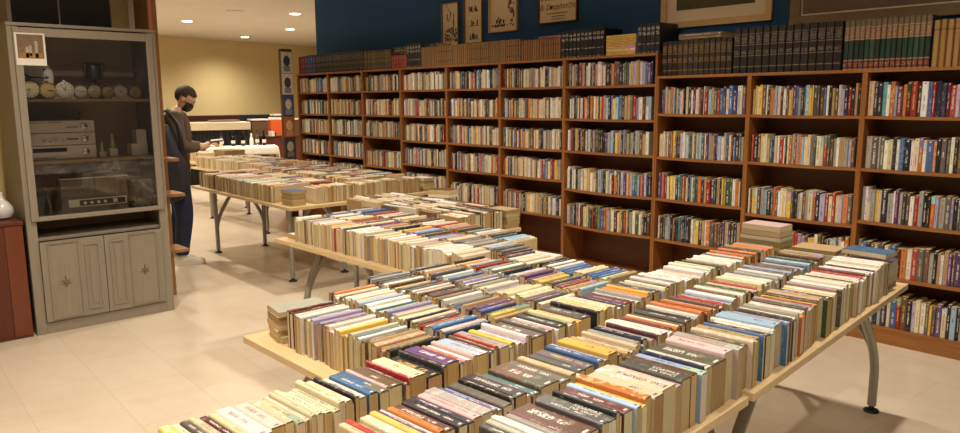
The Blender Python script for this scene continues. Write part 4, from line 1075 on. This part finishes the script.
# bar counter
ct = empty('bar_counter', (-14.4, .75, 0), R(-14), 'long bar counter with pale top and dark fluted front', 'counter')
MB().box(-.35, .30, -1.9, .80, 0, 1.05, .004).build('body', 'black', ct)
MB().box(-.40, .36, -1.95, .85, 1.051, 1.20, .01).build('counter_top', 'stone', ct)
mb = MB()
for i in range(36): mb.lathe([(.026, .05), (.026, 1.04)], (.30, -1.85+i*.073, 0), 10)
mb.build('fluted_panel', 'black', ct)
tag(MB().box(-14.5, -14.25, .9, 1.45, 1.2005, 1.24, .004).build('tray', 'greyframe'), 'flat grey tray lying on the bar counter', 'tray')
tag(MB().box(-15.75, -15.3, -1.5, 1.95, 0, 1.31, .004).build('banquette', 'maroon'), 'dark maroon bench back behind the bar counter', 'bench')
tag(MB().box(-15.7, -15.4, 1.96, 3.3, 0, 1.31, .004).build('partition', 'teal'), 'dark teal low partition right of the maroon bench', 'partition')
# cloth table with bottles
ca_ = math.atan2(1.13, .45)
ctb = empty('cloth_table', (-13.4, 1.08, 0), ca_-PI/2, 'buffet table under a white cloth behind the book tables', 'table')
for sx in (-.27, .27):
    for s_ in (-.54, .54): MB().tube([(sx, s_, 0), (sx, s_, .72)], .02, 10).build('leg', 'steel', ctb)
MB().box(-.33, .33, -.62, .62, .72, .745).build('tabletop', 'offwhite', ctb)
cb_ = bmesh.new()
NX, NY = 30, 60
grid = []
for i in range(NX+1):
    rowv = []
    for j in range(NY+1):
        uu = (i/NX-.5)*.96; vv = (j/NY-.5)*1.9
        ex = max(0, abs(uu)-.345); ey = max(0, abs(vv)-.635)
        dz = ex+ey; x = math.copysign(min(abs(uu), .345)+ex*.08, uu); y = math.copysign(min(abs(vv), .635)+ey*.08, vv)
        wv = .012*math.sin(vv*22)*min(1, ex*12)+.012*math.sin(uu*22)*min(1, ey*12)
        rowv.append(cb_.verts.new((x+math.copysign(wv, uu)*(ex > 0), y+math.copysign(wv, vv)*(ey > 0), .752-min(dz, .36))))
    grid.append(rowv)
for i in range(NX):
    for j in range(NY): cb_.faces.new((grid[i][j], grid[i+1][j], grid[i+1][j+1], grid[i][j+1]))
me = bpy.data.meshes.new('tablecloth'); cb_.to_mesh(me); cb_.free(); me.materials.append(M['cloth']); me.shade_smooth()
tcl = bpy.data.objects.new('tablecloth', me); COL.objects.link(tcl); tcl.location = (-13.4, 1.08, 0); tcl.rotation_euler = (0, 0, ca_-PI/2)
tag(tcl, 'white cloth draped over the buffet table with the bottles', 'tablecloth')
sm = tcl.modifiers.new('Solidify', 'SOLIDIFY'); sm.thickness = .003; sm.offset = 1
def bottle(x, y, kind, h, label):
    t = empty('bottle', (x, y, .7565), 0, label, 'bottle', 'bottles on the white cloth table')
    r = .036
    MB().lathe([(r*.9, 0), (r, .01), (r, h*.58), (r*.8, h*.68), (.015, h*.78), (.013, h*.95), (.016, h*.96), (.016, h)], n=20).build('glass_body', kind, t, True)
    MB().lathe([(.0165, h+.001), (.0165, h+.02), (.012, h+.022)], n=14).build('cap', 'black' if kind != 'white' else 'offwhite', t, True)
    MB().lathe([(r+.0012, h*.2), (r+.0012, h*.42)], n=20).build('bottle_label', 'offwhite', t, True)
dirv = Vector((.45, 1.13)).normalized(); nv = Vector((-dirv.y, dirv.x))
for s, nn, k, h, lb in ((-.36, .1, 'bottle_clear', .31, 'clear water bottle, leftmost on the white cloth'), (-.15, .12, 'bottle_dark', .31, 'dark wine bottle, second from the left on the cloth'),
                        (.03, .1, 'bottle_dark', .30, 'dark bottle in the middle of the white cloth table'), (.18, .05, 'white', .26, 'white plastic bottle right of the dark ones'),
                        (.30, .2, 'bottle_clear', .34, 'tall clear bottle behind the white plastic one'), (.42, .12, 'bottle_dark', .33, 'dark bottle at the right end of the group')):
    p = Vector((-13.4, 1.08))+dirv*s+nv*nn; bottle(p.x, p.y, k, h*.84, lb)
p = Vector((-13.4, 1.08))-dirv*.5
tag(MB().box(p.x-.12, p.x+.12, p.y-.12, p.y+.12, .7565, .80, .01).build('food_tray', 'paper'), 'flat tan tray at the left end of the white cloth', 'tray')
tag(MB().box(-11.15, -10.75, -.42, -.1, TZ, TZ+.16, .004).build('cardboard_box', simple('cardboard', (140, 112, 74), .8)), 'low cardboard box behind the farthest row of books', 'box')

# ------------------------------------------------------------------ the person
def skin_mesh(verts, edges, radii, sub=2):
    me = bpy.data.meshes.new('tmp'); me.from_pydata(verts, edges, [])
    o = bpy.data.objects.new('tmp', me); COL.objects.link(o)
    m = o.modifiers.new('Skin', 'SKIN'); s = o.modifiers.new('Sub', 'SUBSURF'); s.levels = sub; s.render_levels = sub
    for i, r in enumerate(radii):
        sv = me.skin_vertices[0].data[i]; sv.radius = r if isinstance(r, tuple) else (r, r); sv.use_root = (i == 0)
    dg = bpy.context.evaluated_depsgraph_get(); out = bpy.data.meshes.new_from_object(o.evaluated_get(dg))
    bpy.data.objects.remove(o); return out
def chain(chs):
    """chs: list of polylines with (point, radius); first point may be an index tuple name"""
    V, E, Rr = [], [], []
    idx = {}
    for ch_ in chs:
        prev = None
        for p, r in ch_:
            key = tuple(round(c, 4) for c in p)
            if key not in idx: idx[key] = len(V); V.append(p); Rr.append(r)
            i = idx[key]
            if prev is not None: E.append((prev, i))
            prev = i
    return V, E, Rr
# local: +y is where the person faces, +x their right-hand side
pel = (0, 0, .96); wai = (0, .0, 1.10); che = (0, .015, 1.30); upc = (0, .0, 1.42); nek = (0, .035, 1.50); nk2 = (0, .075, 1.565)
def sideL(s):
    sh = (s*.18, .01, 1.44); el = (s*.23, .07, 1.16); wr_ = (s*.13, .26, 1.16); pm = (s*.10, .32, 1.185)
    hip = (s*.09, .0, .90); kn = (s*.10, .05 if s > 0 else .0, .50); an = (s*.11, .0 if s > 0 else -.10, .09); toe = (s*.115, .11 if s > 0 else .01, .04)
    return sh, el, wr_, pm, hip, kn, an, toe
fig = empty('person', (-7.37, -2.38, 0), math.atan2(-.42, .91), 'person in taupe sweater and jeans reading at the far table, wearing a black mask', 'person')
def addmesh(me, name, m, par=fig, rem=None):
    me.materials.clear(); me.materials.append(M[m]); me.name = name; me.shade_smooth()
    o = bpy.data.objects.new(name, me); COL.objects.link(o)
    if rem:
        md = o.modifiers.new('Remesh', 'REMESH'); md.mode = 'VOXEL'; md.voxel_size = rem; md.use_smooth_shade = True
        dg = bpy.context.evaluated_depsgraph_get(); m2 = bpy.data.meshes.new_from_object(o.evaluated_get(dg))
        o.modifiers.clear(); o.data = m2; m2.materials.clear(); m2.materials.append(M[m]); m2.name = name
    o.parent = par; return o
chs = [[(pel, (.13, .10)), (wai, (.12, .09)), (che, (.14, .10)), (upc, (.12, .08)), (nek, (.055, .055)), (nk2, (.052, .052))]]
fing = []
for s in (-1, 1):
    sh, el, wr_, pm, hip, kn, an, toe = sideL(s)
    chs.append([(upc, (.12, .08)), (sh, .055), (el, .042), (wr_, .027), (pm, (.036, .02))])
    chs.append([(pel, (.13, .10)), (hip, .09), (kn, .056), (an, .04), (toe, .022)])
V_, E_, R_ = chain(chs); body = skin_mesh(V_, E_, R_)
bm = bmesh.new(); bm.from_mesh(body)
def add_me(me2):
    bm.from_mesh(me2)
HC = Vector((0, .115, 1.635)); tilt = Matrix.Translation(HC) @ Matrix.Rotation(R(-36), 4, 'X')
def hs(c, r, sx, sy, sz, seg=20): bmesh.ops.create_uvsphere(bm, u_segments=seg, v_segments=14, radius=r, matrix=tilt @ Matrix.Translation(c) @ Matrix.Diagonal((sx, sy, sz, 1)))
hs((0, -.005, .02), .095, .80, 1.0, 1.0); hs((0, .03, -.05), .065, .85, .95, 1.05); hs((0, .092, -.018), .016, .8, 1.3, 1.6, 10)
hs((0, .083, -.062), .018, 1.3, .6, .5, 10)
for s in (-1, 1):
    hs((s*.077, -.005, -.01), .024, .4, .8, 1.3, 10); hs((s*.03, .078, .012), .014, 1, .7, .7, 10)
for s in (-1, 1):
    sh, el, wr_, pm, hip, kn, an, toe = sideL(s)
    for k in range(4):
        b0 = Vector(pm)+Vector(((k-1.5)*.018, .015, -.002)); ln = (.062, .07, .066, .052)[k]
        pts = [(tuple(b0), .0095), (tuple(b0+Vector((0, ln*.45, .006))), .009), (tuple(b0+Vector((-s*.004, ln*.8, -.008))), .0085), (tuple(b0+Vector((-s*.006, ln, -.026))), .0075)]
        v1, e1, r1_ = chain([pts]); add_me(skin_mesh(v1, e1, r1_, 1))
    b0 = Vector(pm)+Vector((-s*.03, -.015, .0)); v1, e1, r1_ = chain([[(tuple(b0), .011), (tuple(b0+Vector((-s*.025, .02, .012))), .010), (tuple(b0+Vector((-s*.03, .05, .014))), .0085)]])
    add_me(skin_mesh(v1, e1, r1_, 1))
bm.to_mesh(body); bm.free()
bo = addmesh(body, 'body', 'skin', rem=.007)
# clothes
ch2 = [[((0, 0, .86), (.18, .14)), ((0, 0, 1.0), (.17, .13)), (wai, (.165, .14)), (che, (.195, .165)), (upc, (.175, .13)), ((0, .035, 1.50), (.085, .085))]]
for s in (-1, 1):
    sh, el, wr_, pm, hip, kn, an, toe = sideL(s); wv_ = tuple(Vector(el).lerp(Vector(wr_), .9))
    ch2.append([(upc, (.175, .13)), (sh, .095), (el, .072), (wv_, .044)])
V_, E_, R_ = chain(ch2); addmesh(skin_mesh(V_, E_, R_), 'sweater', 'sweater')
ch3 = [[((0, 0, .99), (.14, .11)), (pel, (.145, .115))]]
for s in (-1, 1):
    sh, el, wr_, pm, hip, kn, an, toe = sideL(s)
    ch3.append([(pel, (.145, .115)), (hip, .12), (kn, .092), ((an[0], an[1], .13), .074), ((an[0], an[1], .09), .074)])
V_, E_, R_ = chain(ch3); addmesh(skin_mesh(V_, E_, R_), 'jeans', 'jeans')
for s in (-1, 1):
    sh, el, wr_, pm, hip, kn, an, toe = sideL(s)
    prof = [(-.075, 0), (.19, 0), (.215, .02), (.20, .05), (.12, .075), (.06, .10), (-.055, .10), (-.085, .05)]
    sb = MB(); x0_, y0_ = an[0], an[1]
    n_ = 9; rings = []
    for k in range(n_):
        f_ = k/(n_-1)*2-1; wd_ = .046*f_; sc_ = math.sqrt(max(.0, 1-abs(f_)**3*.75))
        rings.append([sb.bm.verts.new((x0_+wd_, y0_+py*(.9+.1*sc_), .001+pz*(sc_ if pz > 0 else 1))) for py, pz in prof])
    for k in range(n_-1):
        for i in range(len(prof)):
            j = (i+1) % len(prof); sb.bm.faces.new((rings[k][i], rings[k][j], rings[k+1][j], rings[k+1][i]))
    sb.bm.faces.new(rings[0]); sb.bm.faces.new(rings[-1][::-1])
    so = sb.build('sneaker', 'shoe', fig, True)
    MB().prism([(y0_+.045, .098), (y0_+.13, .072), (y0_+.13, .079), (y0_+.045, .105)], 'x', x0_-.016, x0_+.016).build('laces', 'silver', so)
    MB().box(x0_-.047, x0_+.047, y0_-.08, y0_+.2, .0, .018, .006).build('sole', 'offwhite', so)
# hair, mask, glasses
hb = bmesh.new(); bmesh.ops.create_uvsphere(hb, u_segments=32, v_segments=22, radius=.103, matrix=Matrix.Translation((0, -.008, .026)) @ Matrix.Diagonal((.83, 1.0, 1.0, 1)))
bmesh.ops.delete(hb, geom=[v for v in hb.verts if (v.co.y > .02 and v.co.z < .05+.25*(v.co.y-.06)) or v.co.z < -.055 or (v.co.y > -.03 and v.co.z < .0)], context='VERTS')
for v_ in hb.verts: v_.co *= 1+.012*math.sin(60*v_.co.x+40*v_.co.z)+.008*math.sin(90*v_.co.y)
bmesh.ops.transform(hb, matrix=tilt, verts=hb.verts)
hm = bpy.data.meshes.new('hair'); hb.to_mesh(hm); hb.free(); ho = addmesh(hm, 'hair', 'hair'); sm = ho.modifiers.new('s', 'SOLIDIFY'); sm.thickness = .008
kb = bmesh.new(); bmesh.ops.create_uvsphere(kb, u_segments=28, v_segments=18, radius=.074, matrix=Matrix.Translation((0, .035, -.05)) @ Matrix.Diagonal((.86, 1.02, .95, 1)))
bmesh.ops.delete(kb, geom=[v for v in kb.verts if v.co.y < .03 or v.co.z > -.012 or v.co.z < -.108], context='VERTS')
bmesh.ops.transform(kb, matrix=tilt, verts=kb.verts)
km = bpy.data.meshes.new('face_mask'); kb.to_mesh(km); kb.free(); ko = addmesh(km, 'face_mask', 'black'); sm = ko.modifiers.new('s', 'SOLIDIFY'); sm.thickness = .004; sm.offset = 1
gl = MB()
for s in (-1, 1):
    gl.tube([tilt @ Vector((s*.034+.022*math.cos(t), .094, .012+.017*math.sin(t))) for t in [2*PI*i/14 for i in range(15)]], .0018, 6)
    gl.tube([tilt @ Vector((s*.056, .094, .016)), tilt @ Vector((s*.078, .07, .016)), tilt @ Vector((s*.080, -.005, .008))], .0018, 6)
    gl.tube([tilt @ Vector((s*.08, .0, -.01)), tilt @ Vector((s*.06, .07, -.04))], .0015, 6)
gl.build('glasses', 'dkgrey', fig)
# bag hung on the right shoulder, behind the hip
bgm = bmesh.new(); bmesh.ops.create_cube(bgm, size=1); bmesh.ops.subdivide_edges(bgm, edges=bgm.edges, cuts=7, use_grid_fill=True)
for v_ in bgm.verts:
    x, y, z = v_.co; c = Vector((x, y, z)); r_ = max(abs(x), abs(y), abs(z)); n_ = c.normalized()*.62
    c = c.lerp(n_, .42); w_ = 1.12-.35*max(0, c.z)*1.2
    v_.co = Vector((c.x*.20*w_, c.y*.42*w_, c.z*.72))
bme = bpy.data.meshes.new('backpack'); bgm.to_mesh(bme); bgm.free()
bag = empty('backpack', (0, 0, 0), 0, 'large dark navy backpack slung on the reading person', 'backpack')
bag.matrix_world = fig.matrix_basis @ Matrix.Translation((.30, -.15, 1.02)) @ Matrix.Rotation(R(10), 4, 'X')
bo2 = addmesh(bme, 'bag_body', 'bag', bag)
tx_ = MB().ball((.03, -.03, .20), .13, .9, 1.2, .9).build('top_flap', 'bagpanel', bag, True)
MB().tube([(.0, .2, -.1), (.07, .26, .12), (.03, .27, .33), (-.03, .2, .475), (-.05, .08, .45), (-.03, .0, .32)], .022, 10, .4).build('shoulder_strap', 'black', bag, True)
MB().box(.118, .122, .045, .06, -.06, .04, 0, Matrix.Rotation(R(25), 4, 'X')).build('tag', 'offwhite', bag)
# open book in hands
ob_ = empty('open_book', (0, 0, 0), 0, 'open book held by the person over the far table', 'book')
ob_.matrix_world = fig.matrix_basis @ Matrix.Translation((0, .385, 1.20)) @ Matrix.Rotation(R(4), 4, 'X') @ Matrix.Scale(.75, 4)
MB().prism([(-.11, .02), (0, .0), (.11, .02), (.11, .024), (0, .004), (-.11, .024)], 'y', -.08, .08).build('cover', M['dkgrey'], ob_)
MB().prism([(-.105, .0245), (0, .0045), (.105, .0245), (.1, .034), (.03, .022), (0, .012), (-.03, .022), (-.1, .034)], 'y', -.075, .075).build('pages', 'offwhite', ob_)

# ------------------------------------------------------------------ world and view
w = bpy.data.worlds.new('World'); sc.world = w; w.use_nodes = True
w.node_tree.nodes['Background'].inputs[0].default_value = (1., .86, .7, 1); w.node_tree.nodes['Background'].inputs[1].default_value = .12
sc.view_settings.view_transform = 'Standard'; sc.view_settings.look = 'None'; sc.view_settings.exposure = -0.10; sc.view_settings.gamma = 1
sc.view_settings.use_curve_mapping = False
